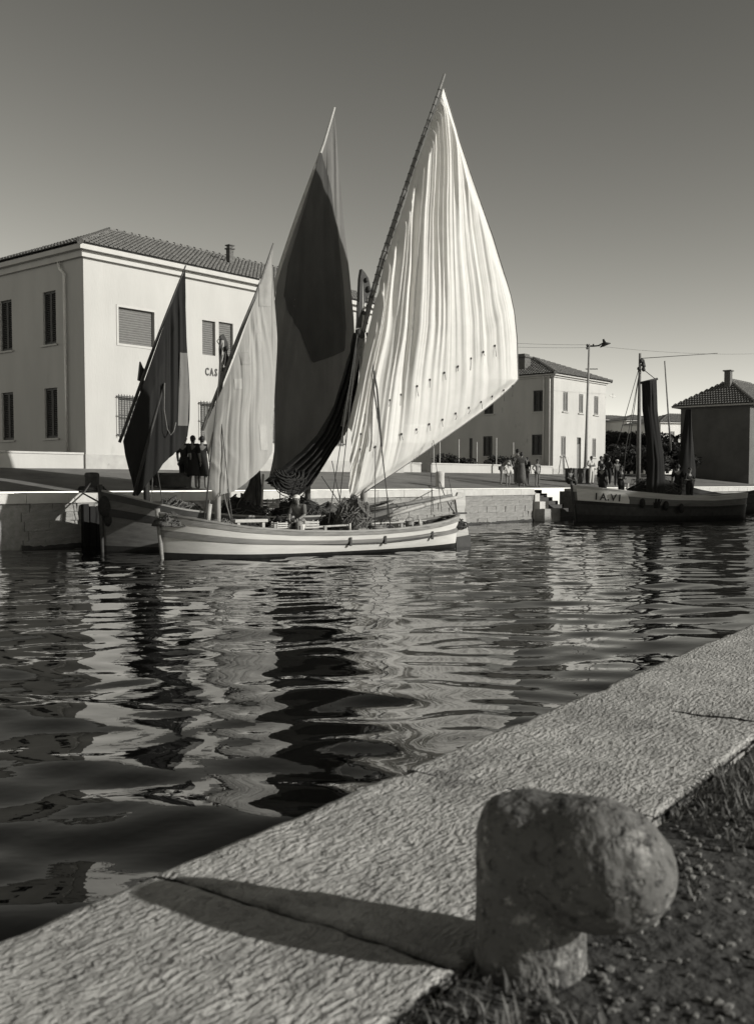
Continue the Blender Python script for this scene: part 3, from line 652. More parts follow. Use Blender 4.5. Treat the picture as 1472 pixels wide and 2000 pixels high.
# ------------------------------------------------------------------ boats
def hull(root, L_, wl, gw, sheer, bands, deck_drop=.34, deck_mat='deck', rake=.22, srake=.12, rail_mat='hull_rail', inner='hull_dark', stem_mat='hull_grey'):
    """a carvel hull lofted from half-breadths at the waterline (wl) and rail (gw) over u = 0 bow .. 1 stern"""
    U = np.concatenate([[0, .006, .015, .03], np.linspace(.05, .95, 46), [.97, .985, .994, 1.0]])
    fw = lambda u: np.interp(u, *zip(*wl)); fg = lambda u: np.interp(u, *zip(*gw)); fs = lambda u: np.interp(u, *zip(*sheer))
    def sm_(f):                                  # smooth the tables
        xs = np.linspace(0, 1, 401); ys = f(xs); k = np.ones(25)/25; yy = np.convolve(np.pad(ys, 12, mode='edge'), k, 'valid')
        wgt = np.clip(np.minimum(xs, 1-xs)/.06, 0, 1); yy = yy*wgt+ys*(1-wgt); return lambda u: float(np.interp(u, xs, yy))
    fw, fg, fs = sm_(fw), sm_(fg), sm_(fs)
    def P_(u, t, side, off=0.0, dz=0.0):         # t: 0 waterline, 1 rail; negative below water
        zs = fs(u); z = zs*t
        if t >= 0: hb = fw(u)+(fg(u)-fw(u))*t**.75
        else: hb = fw(u)*max(0, 1+t*1.6)**.6
        x = u*L_ - rake*(t-.3)*(1-u)**6 + srake*(t-.2)*u**8
        hb = max(hb+off*(1 if hb > .02 else .3), 0)
        if off and u < .04: x -= off*(1-u/.04)
        if off and u > .97: x += off*.5
        return (x, side*hb, z+dz)
    for nm, t0, t1, mt, off in bands:
        b = MB(); n = 5; ts = np.linspace(t0, t1, n)
        path = [(u, -1) for u in U[::-1]] + [(u, 1) for u in U[1:]]
        rows = [[P_(u, t, s, off) for t in ts] for u, s in path]
        b.grid(rows)
        if off:                                  # edges of the proud strake
            b.grid([[P_(u, t1, s, off), P_(u, t1, s, 0)] for u, s in path]); b.grid([[P_(u, t0, s, 0), P_(u, t0, s, off)] for u, s in path])
        b.f = [f[::-1] for f in b.f]
        mk(nm, b, mt, root, local=True, smooth=True)
    path = [(u, -1) for u in U[::-1]] + [(u, 1) for u in U[1:]]
    b = MB(); b.grid([[P_(u, 1, s, .035, .0), P_(u, 1, s, .035, .05), P_(u, 1, s, -.085, .05), P_(u, 1, s, -.085, .0)] for u, s in path]); b.f = [f[::-1] for f in b.f]
    mk('rail', b, rail_mat, root, local=True, smooth=False)
    dz = lambda u: fs(u)-deck_drop
    b = MB(); b.grid([[P_(u, 1, s, -.085), (P_(u, 1, s, -.10)[0], P_(u, 1, s, -.10)[1], dz(u))] for u, s in path]); mk('bulwark', b, inner, root, local=True)
    b = MB(); b.grid([[(P_(u, 1, -1)[0], -max(fg(u)-.09, 0)+2*max(fg(u)-.09, 0)*k/6, dz(u)+.05*(1-(k/3-1)**2)) for k in range(7)] for u in U]); b.f = [f[::-1] for f in b.f]
    mk('deck', b, deck_mat, root, local=True)
    b = MB(); b.tube([(P_(0, t, 1)[0]-.045, 0, P_(0, t, 1)[2]) for t in (-.3, 0, .3, .6, .9, 1.12)], [.05, .05, .055, .06, .065, .07], 8); mk('stem', b, stem_mat, root, local=True, smooth=True)
    return P_, fg, fs
def stretch_tube(pts, n): return pts
BANDS1 = [('keel_planking', -.5, .0, 'hull_boot', 0), ('boot_top', .0, .14, 'hull_boot', .004), ('lower_strake', .14, .49, 'hull_white', 0), ('wale', .49, .65, 'hull_grey', .03), ('upper_strake', .65, .85, 'hull_white', 0), ('sheer_strake', .85, 1.0, 'hull_rail', .02)]
WL = [(0, .02), (.02, .20), (.06, .50), (.12, .84), (.2, 1.10), (.32, 1.17), (.5, 1.0), (.7, .72), (.85, .43), (.95, .18), (1, .03)]
GW = [(0, .05), (.015, .20), (.05, .55), (.1, .90), (.2, 1.24), (.35, 1.36), (.5, 1.25), (.7, 1.05), (.85, .80), (.94, .52), (.98, .30), (1, .06)]
SH = [(0, 1.12), (.05, 1.03), (.1, .93), (.2, .77), (.35, .65), (.5, .60), (.65, .60), (.8, .66), (.9, .76), (1, .92)]
B1 = on_z(318, 1091, 0); BD = Vector((7.68, 4.6, 0)).normalized(); BN = Vector((-BD.y, BD.x, 0)); BANG = math.atan2(BD.y, BD.x)
boat1 = empty('sailing_boat', B1, BANG, 'white striped fishing boat with a tall white sail and a grey foresail', 'boat', 'fishing boats with lug sails')
P1, fg1, fs1 = hull(boat1, 8.95, WL, GW, SH, BANDS1, rake=.10)
B2 = on_z(203, 1077, 0)
boat2 = empty('sailing_boat', B2, BANG, 'shaded fishing boat with two dark sails moored behind the white striped boat', 'boat', 'fishing boats with lug sails')
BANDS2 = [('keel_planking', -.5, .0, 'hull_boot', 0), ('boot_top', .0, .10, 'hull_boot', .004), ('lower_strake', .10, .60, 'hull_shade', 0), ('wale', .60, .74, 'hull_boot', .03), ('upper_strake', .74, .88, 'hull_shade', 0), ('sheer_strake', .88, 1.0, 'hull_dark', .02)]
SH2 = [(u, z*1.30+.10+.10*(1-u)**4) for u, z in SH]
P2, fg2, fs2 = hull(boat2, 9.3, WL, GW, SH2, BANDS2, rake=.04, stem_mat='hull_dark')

def px_on(px, py, B, n=None, off=0): return on_plane(px, py, B+BN*off, n or BN)
def lin(p, n):
    """resample a pixel polyline to n points by arc length, smoothed"""
    p = np.array(p, float); d = np.concatenate([[0], np.cumsum(np.hypot(*np.diff(p, axis=0).T))]); t = np.linspace(0, d[-1], n)
    return np.stack([np.interp(t, d, p[:, 0]), np.interp(t, d, p[:, 1])], 1)
def rnd1(seed):
    r_ = np.random.default_rng(seed); tab = r_.random(512)
    def f(x): i = math.floor(x); t = x-i; t = t*t*(3-2*t); return tab[i % 512]*(1-t)+tab[(i+1) % 512]*t
    return f
class Sail:
    def __init__(s, name, root, B, luff, leech, disp, mt, nu=90, nv=150, off=0, plane_n=None, p0=None, solid=.012):
        s.root, s.B, s.disp, s.off = root, B, disp, off; s.n = plane_n or BN; s.p0 = p0 or (B+BN*off)
        Lp, Rp = lin(luff, nv), lin(leech, nv); rows = []
        for i in range(nv):
            rows.append([s.pos(*(Lp[i]*(1-j/nu)+Rp[i]*(j/nu))) for j in range(nu+1)])
        s.o = mk(name, MB().grid(rows), mt, root, smooth=True)
    def pos(s, px, py, lift=0):
        return on_plane(px, py, s.p0, s.n) - s.n*(s.disp(px, py)+lift)
    def patch(s, x0, x1, y0, y1, mt, nm='patch', skew=0, lift=.012, n=10):
        rows = [[s.pos(x0+(x1-x0)*j/n+skew*(i/n), y0+(y1-y0)*i/n, lift) for j in range(n+1)] for i in range(n+1)]
        return mk(nm, MB().grid(rows), mt, s.o, smooth=True)
def tubes(name, segs, mt, root, r, n=6, sag=0):
    for pts in segs:
        pts = [Vector(p) for p in pts]
        if sag and len(pts) == 2:
            a_, b_ = pts; pts = [a_.lerp(b_, t)-Vector((0, 0, sag*4*t*(1-t))) for t in np.linspace(0, 1, 9)]
        mk(name, MB().tube(pts, r, n), mt, root, smooth=True)

# --- the tall white sail
fA, fB, fC, fD = rnd1(1), rnd1(2), rnd1(3), rnd1(4)
yard_w = [(866, 146), (846, 205), (812, 300), (776, 410), (742, 515), (716, 610), (697, 690), (681, 770), (668, 832)]
luff_w = [(866, 172), (848, 212), (815, 303), (779, 413), (745, 518), (719, 612), (700, 692), (684, 772), (671, 835), (672, 900), (678, 968), (683, 974)]
leech_w = [(867, 172), (882, 225), (900, 283), (930, 372), (962, 462), (988, 548), (1002, 606), (1009, 660), (1012, 742), (985, 768), (950, 797), (900, 833), (850, 868), (800, 903), (760, 930), (720, 956), (690, 974)]
def fold(q, f, w):                               # rounded cloth fold: broad crests, narrow valleys
    v = f(q); return 1-abs(2*v-1)**w
def disp_w(px, py):
    q = (px-848)/(py+190)                        # pleats fan out from above the peak
    yx, yy = [668, 681, 697, 716, 742, 776, 812, 846, 866], [832, 770, 690, 610, 515, 410, 300, 205, 146]
    hd = np.interp(px, yx, yy) if px < 866 else 146
    lx = np.interp(py, yy[::-1], yx[::-1]) if py < 832 else 672
    rx = np.interp(py, [172, 250, 353, 425, 515, 577, 618, 742, 833, 903, 974], [867, 891, 918, 949, 976, 1001, 1008, 1012, 900, 800, 690])
    u = np.clip((px-lx)/max(rx-lx, 1), 0, 1)
    lee = np.clip((py-hd)/32, 0, 1); lee = lee*lee*(3-2*lee)
    edge = np.clip((rx-px)/30, 0, 1); edge = edge*edge*(3-2*edge)
    luffness = np.clip(1-(px-lx)/150, 0, 1)      # deep curtains hang from the yard
    low = np.interp(py, [150, 300, 640, 740, 850, 980], [.35, .85, 1.0, .55, .14, .10])
    lowl = np.interp(py, [150, 300, 640, 850, 960], [.35, .85, 1.0, .75, .35])
    low = low*(1-luffness)+lowl*luffness
    warp = noise.noise(Vector((px*.006, py*.003, 3)))+.35*noise.noise(Vector((px*.02, py*.008, 5)))
    deep = fold(q*74+warp*.9+3, fA, 1.7)*(.07+.25*luffness)
    mid = fold(q*150+warp*1.1+py*.0015, fB, 1.7)*(.040+.10*luffness)
    big = .27*fold(q*26+warp*.4+5.3, fD, 1.6)
    sag = .07*fold((px+py*.55)*.022, fC, 1.3)*np.clip((py-500)/150, 0, 1)*np.clip((830-py)/80, 0, 1)*np.clip((u-.55)/.25, 0, 1)
    belly = .30*math.sin(u*math.pi)*np.clip((py-170)/500, 0, 1)*np.clip((985-py)/120, 0, 1)
    fine = .020*fold(q*330+warp*1.6, fC, 1.5)
    return belly + edge*lee*(low*(deep+mid+fine+big*.8)+sag) + .012*noise.noise(Vector((px*.05, py*.02, 9)))
main1 = Sail('mainsail', boat1, B1, luff_w, leech_w, disp_w, 'sail_white', nu=250, nv=340)
def sail_pts(S, pix): return [S.pos(x, y, .0) for x, y in pix]
mk('yard', MB().tube([px_on(x, y, B1)-BN*.05 for x, y in lin(yard_w, 16)], np.interp(np.arange(16), [0, 8, 15], [.035, .075, .06]), 10), 'spar', boat1, smooth=True)
lc = lin(yard_w, 46)[2:]                         # lacing turns round the yard
for i in range(0, 44):
    p_ = px_on(lc[i][0], lc[i][1], B1)-BN*.05; d_ = (px_on(*lc[min(i+1, 43)], B1)-px_on(*lc[max(i-1, 0)], B1)).normalized(); sd_ = d_.cross(BN).normalized(); rr = np.interp(i, [0, 22, 43], [.045, .085, .07])
    mk('lacing', MB().tube([p_+(sd_*math.cos(t)+BN*math.sin(t))*rr+d_*.02*t/6.28 for t in np.linspace(0, 6.28, 9)], .010, 5), 'rope_pale' if i > 24 else 'rope', boat1)
reef = [(868,385),(925,350),(985,322),(1046,292),(1105,265),(1163,230),(1210,203),(1268,175),(690,555),(710,470),(770,445),(810,410),(868,555),(932,535),(993,512),(1053,492),(1112,465),(1172,440),(1225,415),(1282,390),(1340,362),(1383,343),(695,620),(757,610)]
for x, y in reef:
    px, py = 380+x*.4484, 600+y*.4484
    c = main1.pos(px, py, .02); b = MB(); b.ball(c, (.028, .028, .036), 6, 4); L_ = random.uniform(.1, .35); b.tube([c, c+Vector((random.uniform(-.02, .02), 0, -L_*.5))-BN*.02, c+Vector((random.uniform(-.03, .03), 0, -L_))-BN*.015], .007, 4)
    mk('reef_point', b, 'rope', main1.o, smooth=True)
hem = [main1.pos(x, y, .01) for x, y in lin(leech_w, 90)]; mk('bolt_rope', MB().tube(hem, .014, 5), 'rope_pale', main1.o, smooth=True)

# --- masts and rigging of the white boat
mm = px_on(711, 1014, B1); mt_ = px_on(706, 548, B1)
mm.z = .35
mk('mast', MB().tube([mm, mm.lerp(mt_, .5), mt_], [.105, .095, .07], 12), 'spar_pale', boat1, smooth=True)
b = MB(); tp = px_on(704, 526, B1)               # dark carved masthead with its block
prof = [(704,526),(711,534),(717,544),(720,556),(722,575),(714,580),(708,600),(703,640),(697,640),(699,590),(701,545)]
f_ = [px_on(x, y, B1)-BN*.07 for x, y in prof]; bk = [p+BN*.14 for p in f_]; n = len(f_)
b.add(f_+bk, [tuple(range(n)), tuple(range(n, 2*n))[::-1]]+[(i, n+i, n+(i+1) % n, (i+1) % n) for i in range(n)]); mk('masthead', b, 'spar_dark', boat1)
for x, y, r_ in ((712, 548, .07), (716, 566, .09), (697, 651, .12), (703, 655, .11), (722, 580, .07), (707, 612, .06)):
    c = px_on(x, y, B1)-BN*.1; mk('block', MB().ball(c, (r_*.8, r_*.7, r_), 10, 7), 'spar_dark', boat1, smooth=True)
rg = lambda *p: [px_on(x, y, B1, off=o) for x, y, o in p]
tubes('shroud', [rg((700, 640, -.1), (641, 1022, -1.1)), rg((700, 640, -.1), (661, 1000, -.7)), rg((715, 660, -.15), (745, 870, -.75), (762, 1028, -1.05)), rg((716, 660, -.15), (745, 862, -.7)), rg((733, 870, -.8), (732, 1030, -1.15)), rg((745, 880, -.8), (756, 970, -.9), (757, 1010, -.95))], 'rope', boat1, .014)
tubes('stay', [rg((716, 650, -.12), (736, 760, -.5), (745, 872, -.62))], 'rope', boat1, .03)
tubes('halyard', [rg((704, 540, 0), (697, 650, 0)), rg((709, 545, 0), (712, 640, 0)), rg((718, 560, 0), (708, 700, 0)), rg((700, 590, -.05), (694, 650, -.05))], 'rope', boat1, .014)
tubes('halyard', [rg((838, 880, -.4), (846, 1000, -.3)), rg((843, 865, -.4), (842, 1005, -.3)), rg((846, 860, -.4), (862, 1000, -.3)), rg((875, 930, 0), (886, 985, 0))], 'rope', boat1, .010)
tubes('sheet', [rg((760, 930, -.5), (712, 962, -.3)), rg((648, 900, 0), (669, 1000, -.2)), rg((628, 930, -.4), (668, 990, -.3))], 'rope', boat1, .014)

# --- grey foresail of the white boat
gA, gB, gC = rnd1(21), rnd1(22), rnd1(23)
yard_g = [(533, 476), (505, 560), (470, 645), (432, 745), (394, 840)]
luff_g = [(532, 484), (505, 563), (471, 648), (433, 748), (397, 838), (402, 870), (405, 920), (408, 968), (410, 977)]
leech_g = [(533, 484), (530, 520), (533, 580), (540, 660), (537, 720), (533, 780), (530, 840), (528, 884), (505, 912), (475, 938), (445, 960), (422, 966), (411, 977)]
def disp_g(px, py):
    hd = np.interp(px, [394, 432, 470, 505, 533], [840, 745, 645, 560, 476]); lee = np.clip((py-hd)/50, 0, 1)
    q = (px-520)/(py+900); belly = .35*math.sin(np.clip((px-395)/145, 0, 1)*math.pi)*np.clip((py-480)/300, 0, 1)
    a = .05*fold(q*150+2*noise.noise(Vector((px*.01, py*.006, 1))), gA, 1.5)+.022*fold(q*330+noise.noise(Vector((px*.02, py*.01, 5))), gB, 1.3)
    d = (px-405)*.75+(885-py)*.62                # diagonal creases running down from the lower yard end
    cr = .10*fold(d*.055, gC, 1.3)*np.clip(1-(px-400)/60, 0, 1)*np.clip((py-850)/40, 0, 1)
    return belly+lee*a+cr
fore1 = Sail('foresail', boat1, B1, luff_g, leech_g, disp_g, 'sail_grey', nu=90, nv=180)
fore1.patch(459, 476, 690, 715, 'patch_dark', skew=4); fore1.patch(505, 529, 545, 600, 'patch_dark', skew=-3); fore1.patch(495, 512, 830, 880, 'patch_pale', skew=4); fore1.patch(448, 462, 742, 762, 'patch_pale')
mk('yard', MB().tube([px_on(x, y, B1)-BN*.04 for x, y in lin(yard_g, 12)], np.interp(np.arange(12), [0, 6, 11], [.025, .055, .045]), 8), 'spar', boat1, smooth=True)
fm0 = px_on(425, 1026, B1); fm0.z = .45; fm1 = px_on(434, 665, B1, off=.12)
mk('mast', MB().tube([fm0, fm0.lerp(fm1, .5)+BN*.1, fm1], [.08, .07, .055], 10), 'spar_pale', boat1, smooth=True)
fprof = [(432,655),(437,652),(442,662),(446,672),(444,690),(448,700),(441,715),(436,700),(431,712),(430,680)]
f_ = [px_on(x, y, B1, off=.08) for x, y in fprof]; bk = [p+BN*.1 for p in f_]; n = len(f_)
mk('masthead', MB().add(f_+bk, [tuple(range(n)), tuple(range(n, 2*n))[::-1]]+[(i, n+i, n+(i+1) % n, (i+1) % n) for i in range(n)]), 'spar_dark', boat1)
for x, y, r_ in ((431, 660, .06), (443, 680, .07), (437, 722, .06), (433, 745, .06)): mk('block', MB().ball(px_on(x, y, B1, off=.02), (r_*.8, r_*.7, r_), 8, 6), 'spar_dark', boat1, smooth=True)
tubes('shroud', [rg((436, 660, .1), (399, 1015, -.4)), rg((436, 660, .1), (402, 1000, -.7)), rg((441, 690, 0), (430, 800, -.2), (447, 960, -.5), (452, 1022, -1.0)), rg((445, 955, -.5), (455, 1020, -1.0)), rg((430, 660, 0), (424, 666, 0), (430, 676, 0))], 'rope', boat1, .013)
tubes('sheet', [rg((410, 977, 0), (405, 1018, -.3)), rg((434, 955, -.1), (452, 1020, -.8))], 'rope_pale', boat1, .018)
mk('post', MB().tube(rg((410, 985, -.35), (406, 1020, -.45)), .06, 8), 'spar_pale', boat1, smooth=True)
mk('cleat_post', MB().tube(rg((819, 1014, -.9), (819, 1027, -.9)), .035, 8), 'spar_pale', boat1, smooth=True)
mk('cleat_post', MB().tube(rg((683, 1022, -1.2), (683, 1036, -1.2)), .035, 8), 'spar_pale', boat1, smooth=True)

# --- rudder, tiller, hatch and fittings of the white boat
rud = MB(); pr = [(8.93, 1.42), (9.02, 1.62), (9.28, 1.60), (9.30, 1.25), (9.26, 1.05), (9.36, .62), (9.50, .05), (9.52, -.5), (8.98, -.5), (8.96, .2), (9.02, .9)]
rud.add([(x, -.045, z) for x, z in pr]+[(x, .045, z) for x, z in pr], [tuple(range(11)), tuple(range(11, 22))[::-1]]+[(i, 11+i, 11+(i+1) % 11, (i+1) % 11) for i in range(11)])
ro = mk('rudder', rud, 'hull_pale', boat1, local=True, bevel=.01)
mk('rudder_boot', MB().add([(8.95, -.052, -.45), (9.535, -.052, -.45), (9.475, -.052, .36), (8.975, -.052, .30), (8.95, .052, -.45), (9.535, .052, -.45), (9.475, .052, .36), (8.975, .052, .30)], [(0,1,2,3),(7,6,5,4),(1,0,4,5),(2,1,5,6),(3,2,6,7),(0,3,7,4)]), 'hull_dark', ro, local=True)
mk('rudder_strap', MB().box((8.9, -.06, .98), (9.34, .06, 1.03)), 'iron', ro, local=True)
mk('tiller', MB().tube([(9.2, -.02, 1.5), (8.3, -.05, 1.36), (7.2, -.15, 1.12), (6.5, -.2, .95)], [.05, .065, .06, .045], 8), 'spar_pale', boat1, local=True, smooth=True)
mk('spare_spar', MB().tube([(9.1, .42, 1.52), (7.6, .55, 1.28), (6.3, .62, 1.1)], [.05, .06, .05], 8), 'spar', boat1, local=True, smooth=True)
hc = MB()                                        # rounded hatch coaming
ho = [(5.0+1.05*math.copysign(abs(math.cos(t))**.6, math.cos(t)), -.1+.62*math.copysign(abs(math.sin(t))**.6, math.sin(t))) for t in np.linspace(0, 2*math.pi, 32, endpoint=False)]
hc.loft([[(x, y, .36) for x, y in ho], [(x, y, .62) for x, y in ho], [(5.0+(x-5.0)*.93, -.1+(y+.1)*.9, .62) for x, y in ho], [(5.0+(x-5.0)*.93, -.1+(y+.1)*.9, .40) for x, y in ho]], cap=False)
mk('hatch_coaming', hc, 'deck_pale', boat1, local=True)
mk('hatch', MB().add([(5.0+(x-5.0)*.93, -.1+(y+.1)*.9, .44) for x, y in ho], [tuple(range(32))]), 'hull_boot', boat1, local=True)
mk('hatch_cover', MB().box((5.2, -.75, .60), (6.2, .45, .66)), 'deck_pale', boat1, local=True, bevel=.02)
for u in (.53, .66, .855):
    p_ = P1(u, .60, -1, .04); mk('chain_plate', MB().box((p_[0]-.035, p_[1]-.03, p_[2]-.13), (p_[0]+.035, p_[1]+.03, p_[2]+.10)), 'iron', boat1, local=True, bevel=.01)
for i, u in enumerate((.28, .36, .44, .72, .80)):
    p_ = P1(u, 1, -1, -.02); mk('stanchion', MB().box((p_[0]-.04, p_[1]-.03, p_[2]+.04), (p_[0]+.04, p_[1]+.05, p_[2]+.16)), 'hull_rail', boat1, local=True, bevel=.01)
mk('thwart', MB().box((1.55, -.98, .90), (2.45, -.72, .98)).box((1.62, -.95, .5), (1.70, -.76, .90)).box((2.3, -.95, .5), (2.38, -.76, .90)), 'crate', boat1, local=True, bevel=.01)

# --- dark sails of the boat behind
hA, hB = rnd1(31), rnd1(32)
yard_d = [(652, 211), (630, 285), (598, 372), (566, 462), (538, 545), (530, 592)]
luff_d = [(651, 219), (630, 288), (598, 375), (567, 465), (540, 548), (533, 600), (533, 690), (533, 790), (532, 880), (524, 930), (526, 950)]
leech_d = [(653, 219), (659, 330), (668, 440), (680, 540), (689, 620), (693, 690), (692, 760), (688, 820), (668, 850), (640, 882), (610, 905), (575, 935), (535, 952)]
def disp_d(px, py):
    hd = np.interp(px, [530, 538, 566, 598, 630, 652], [592, 545, 462, 372, 285, 211]); lee = np.clip((py-hd)/70, 0, 1)
    q = (px-650)/(py+500); a = .10*fold(q*80+noise.noise(Vector((px*.01, py*.004, 1))), hA, 1.5)+.04*fold(q*260+noise.noise(Vector((px*.02, py*.006, 4))), hB, 1.3)
    return lee*a*np.clip(1.2-(px-530)/150, .35, 1)+.3*math.sin(np.clip((px-530)/160, 0, 1)*math.pi)*np.clip((py-220)/350, 0, 1)
main2 = Sail('mainsail', boat2, B2, luff_d, leech_d, disp_d, 'sail_dark', nu=80, nv=200)
pl_ = lin([(622, 300), (597, 385), (574, 460), (556, 520), (547, 580), (556, 612), (576, 652), (597, 708)], 60); pr_ = lin([(625, 300), (641, 372), (655, 472), (665, 560), (671, 640), (668, 686), (640, 698), (600, 711)], 60)
mk('dark_area', MB().grid([[main2.pos(*(pl_[i]*(1-j/30)+pr_[i]*(j/30)), .035) for j in range(31)] for i in range(60)]), 'sail_darker', main2.o, smooth=True)  # darker area laid over the upper middle of the sail
pb = lambda x, y, o=0: px_on(x, y, B2, off=o)
mk('yard', MB().tube([pb(x, y)-BN*.05 for x, y in lin(yard_d, 12)], np.interp(np.arange(12), [0, 6, 11], [.03, .07, .055]), 8), 'spar_pale', boat2, smooth=True)
m0 = pb(504, 1020); m0.z = .4; m1 = pb(566, 600, .3)
mk('mast', MB().tube([pb(601, 985)-Vector((0,0,.4)), pb(598, 500, .12)], [.10, .07], 10), 'spar', boat2, smooth=True)
kA, kB = rnd1(41), rnd1(42)
yard_k = [(362, 519), (330, 600), (296, 690), (262, 785), (233, 864)]
luff_k = [(361, 528), (330, 603), (297, 692), (263, 787), (240, 862), (243, 890), (250, 925), (258, 960), (261, 968)]
leech_k = [(362, 528), (361, 600), (363, 660), (367, 720), (369, 770), (368, 820), (364, 852), (352, 872), (335, 885), (312, 905), (296, 925), (276, 950), (264, 968)]
def disp_k(px, py):
    hd = np.interp(px, [233, 262, 296, 330, 362], [864, 785, 690, 600, 519]); lee = np.clip((py-hd)/60, 0, 1)
    q = (px-355)/(py+300); a = .09*fold(q*70+noise.noise(Vector((px*.012, py*.006, 1))), kA, 1.5)+.04*fold(q*190, kB, 1.4)
    return lee*a+.3*math.sin(np.clip((px-240)/125, 0, 1)*math.pi)*np.clip((py-520)/300, 0, 1)
fore2 = Sail('foresail', boat2, B2, luff_k, leech_k, disp_k, 'sail_black', nu=70, nv=150)
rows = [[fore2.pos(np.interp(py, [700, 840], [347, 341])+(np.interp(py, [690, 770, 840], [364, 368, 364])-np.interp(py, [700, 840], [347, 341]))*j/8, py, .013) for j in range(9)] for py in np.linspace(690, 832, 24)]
mk('sunlit_strip', MB().grid(rows), 'sail_sunlit', fore2.o, smooth=True)  # sunlit strip of the foresail, laid on as paler cloth
mk('yard', MB().tube([pb(x, y)-BN*.04 for x, y in lin(yard_k, 12)], np.interp(np.arange(12), [0, 6, 11], [.02, .05, .045]), 8), 'spar_dark', boat2, smooth=True)
mk('boom', MB().tube([pb(322, 748, -.35), pb(290, 860, -.4), pb(262, 968, -.35)], [.025, .045, .045], 8), 'spar_dark', boat2, smooth=True)
mk('mast', MB().tube([pb(288, 1010)-Vector((0,0,.3)), pb(277, 720, .25)], [.08, .06], 10), 'spar_dark', boat2, smooth=True)
fprof = [(275,706),(280,718),(284,722),(278,745),(271,742)]; f_ = [pb(x, y, .2) for x, y in fprof]; bk = [p+BN*.12 for p in f_]; n = 5
mk('masthead', MB().add(f_+bk, [tuple(range(n)), tuple(range(n, 2*n))[::-1]]+[(i, n+i, n+(i+1) % n, (i+1) % n) for i in range(n)]), 'spar_dark', boat2)
tubes('brail_line', [[pb(322, 748, -.42), pb(321, 800, -.45), pb(327, 838, -.5), pb(334, 850, -.5), pb(340, 842, -.5), pb(344, 825, -.5)]], 'rope_pale', boat2, .014)
tubes('shroud', [[pb(280, 740, .2), pb(322, 1010, -.6)], [pb(284, 745, .2), pb(294, 1020, .5)], [pb(545, 880, -.1), pb(548, 1000, -.2)], [pb(298, 930, -.2), pb(296, 1010, -.4)]], 'rope', boat2, .014)
# spare sail hung up to dry on the boat behind
sp = [[pb(x, y, -.55+.08*math.sin(x*.35)) for x in np.linspace(xa, xb, 24)] for y, xa, xb in ((918, 494, 508), (950, 484, 511), (985, 463, 510), (1012, 458, 490), (1018, 466, 482))]
mk('spare_sail', MB().grid(sp), 'canvas_mid', boat2, smooth=True)
mk('spare_post', MB().tube([pb(500, 915, -.6), pb(505, 1022, -.6)], .05, 8), 'spar_dark', boat2, smooth=True)
for (x0, y0), (x1, y1) in (((514, 926), (510, 1014)), ((443, 960), (444, 990)), ((520, 996), (514, 1016))): mk('spare_post', MB().tube([pb(x0, y0, -.7), pb(x1, y1, -.7)], .035, 6), 'spar_pale', boat2, smooth=True)
# fenders on the bow of the boat behind
for x, y, r_ in ((205, 990, .26), (222, 1000, .2), (214, 1012, .22)): mk('fender', MB().ball(pb(x, y, -.1), (r_*.7, r_*.6, r_*1.2), 12, 8, .25, x), 'net', boat2, smooth=True)

# --- dark net hoisted on the white boat's mast
netL = [(690, 650), (680, 695), (664, 750), (645, 805), (622, 848), (592, 882), (560, 908), (528, 930), (516, 940)]
netR = [(700, 655), (698, 700), (692, 760), (680, 815), (662, 855), (642, 890), (622, 925), (603, 955), (575, 978)]
La, Ra = lin(netL, 80), lin(netR, 80); rows = []
for i in range(80):
    row = []
    for j in range(33):
        x, y = La[i]*(1-j/32)+Ra[i]*(j/32); wv = .16*math.sin(j*1.15+.8*math.sin(i*.08))*min(1, i/12)+.05*noise.noise(Vector((j*.5, i*.12, 2)))
        row.append(on_plane(x, y, B1+BN*(.45+.3*i/79), BN)-BN*(wv+.25*math.sin(j/32*math.pi)))
    rows.append(row)
net = mk('hoisted_net', MB().grid(rows), 'net', smooth=True, base=on_plane(560, 975, B1+BN*.7, BN), label='dark fishing net hoisted on the mast between the dark and white sails', cat='fishing net')
b = MB(); nr = random.Random(9)
for k in range(26):                              # gathered swags at the bottom of the net
    cx = nr.uniform(552, 578); wd = nr.uniform(12, 26); y0 = nr.uniform(915, 945); dp = nr.uniform(14, 34)
    b.tube([on_plane(cx+wd*math.cos(t), y0+dp*math.sin(t), B1+BN*.45, BN)-BN*(.18*math.sin(t)+.1) for t in np.linspace(0, math.pi, 10)], nr.uniform(.012, .028), 6)
mk('net_folds', b, 'net', net, smooth=True, kind='stuff')

# --- gear on deck
def heap(name, c, rx, ry, h, mt, strand, label, n=70, seed=1, cat='net'):
    b = MB(); rr = random.Random(seed); N_, M_ = 24, 10; rows = []
    for i in range(M_+1):
        ph = i/M_*math.pi/2
        rows.append([(c.x+rx*math.cos(ph)*math.cos(t)*(1+.5*noise.noise(Vector((math.cos(t)*2, math.sin(t)*2, i*.3+seed)))), c.y+ry*math.cos(ph)*math.sin(t)*(1+.5*noise.noise(Vector((math.cos(t)*2, math.sin(t)*2, i*.3+seed)))), c.z+h*math.sin(ph)**1.4*(1+.5*noise.noise(Vector((math.cos(t), math.sin(t), i*.25+seed))))) for t in np.linspace(0, 2*math.pi, N_+1)])
    o = mk(name, b.grid(rows), mt, base=c, smooth=True, label=label, cat=cat)
    s = MB()
    for k in range(n):
        t0 = rr.uniform(0, 6.28); ph = rr.uniform(.1, 1.3); pts = []
        for q_ in range(7):
            t0 += rr.uniform(-.1, .45); ph = min(1.45, max(.02, ph+rr.uniform(-.3, .3))); e = rr.uniform(.9, 1.12)+.35*noise.noise(Vector((t0, ph*2, seed)))
            pts.append((c.x+rx*e*math.cos(ph)*math.cos(t0), c.y+ry*e*math.cos(ph)*math.sin(t0), c.z+h*e*math.sin(ph)))
        s.tube(pts, rr.uniform(.007, .017), 5)
    so = mk('net_strands', s, strand, o, smooth=True); so['kind'] = 'stuff'; return o
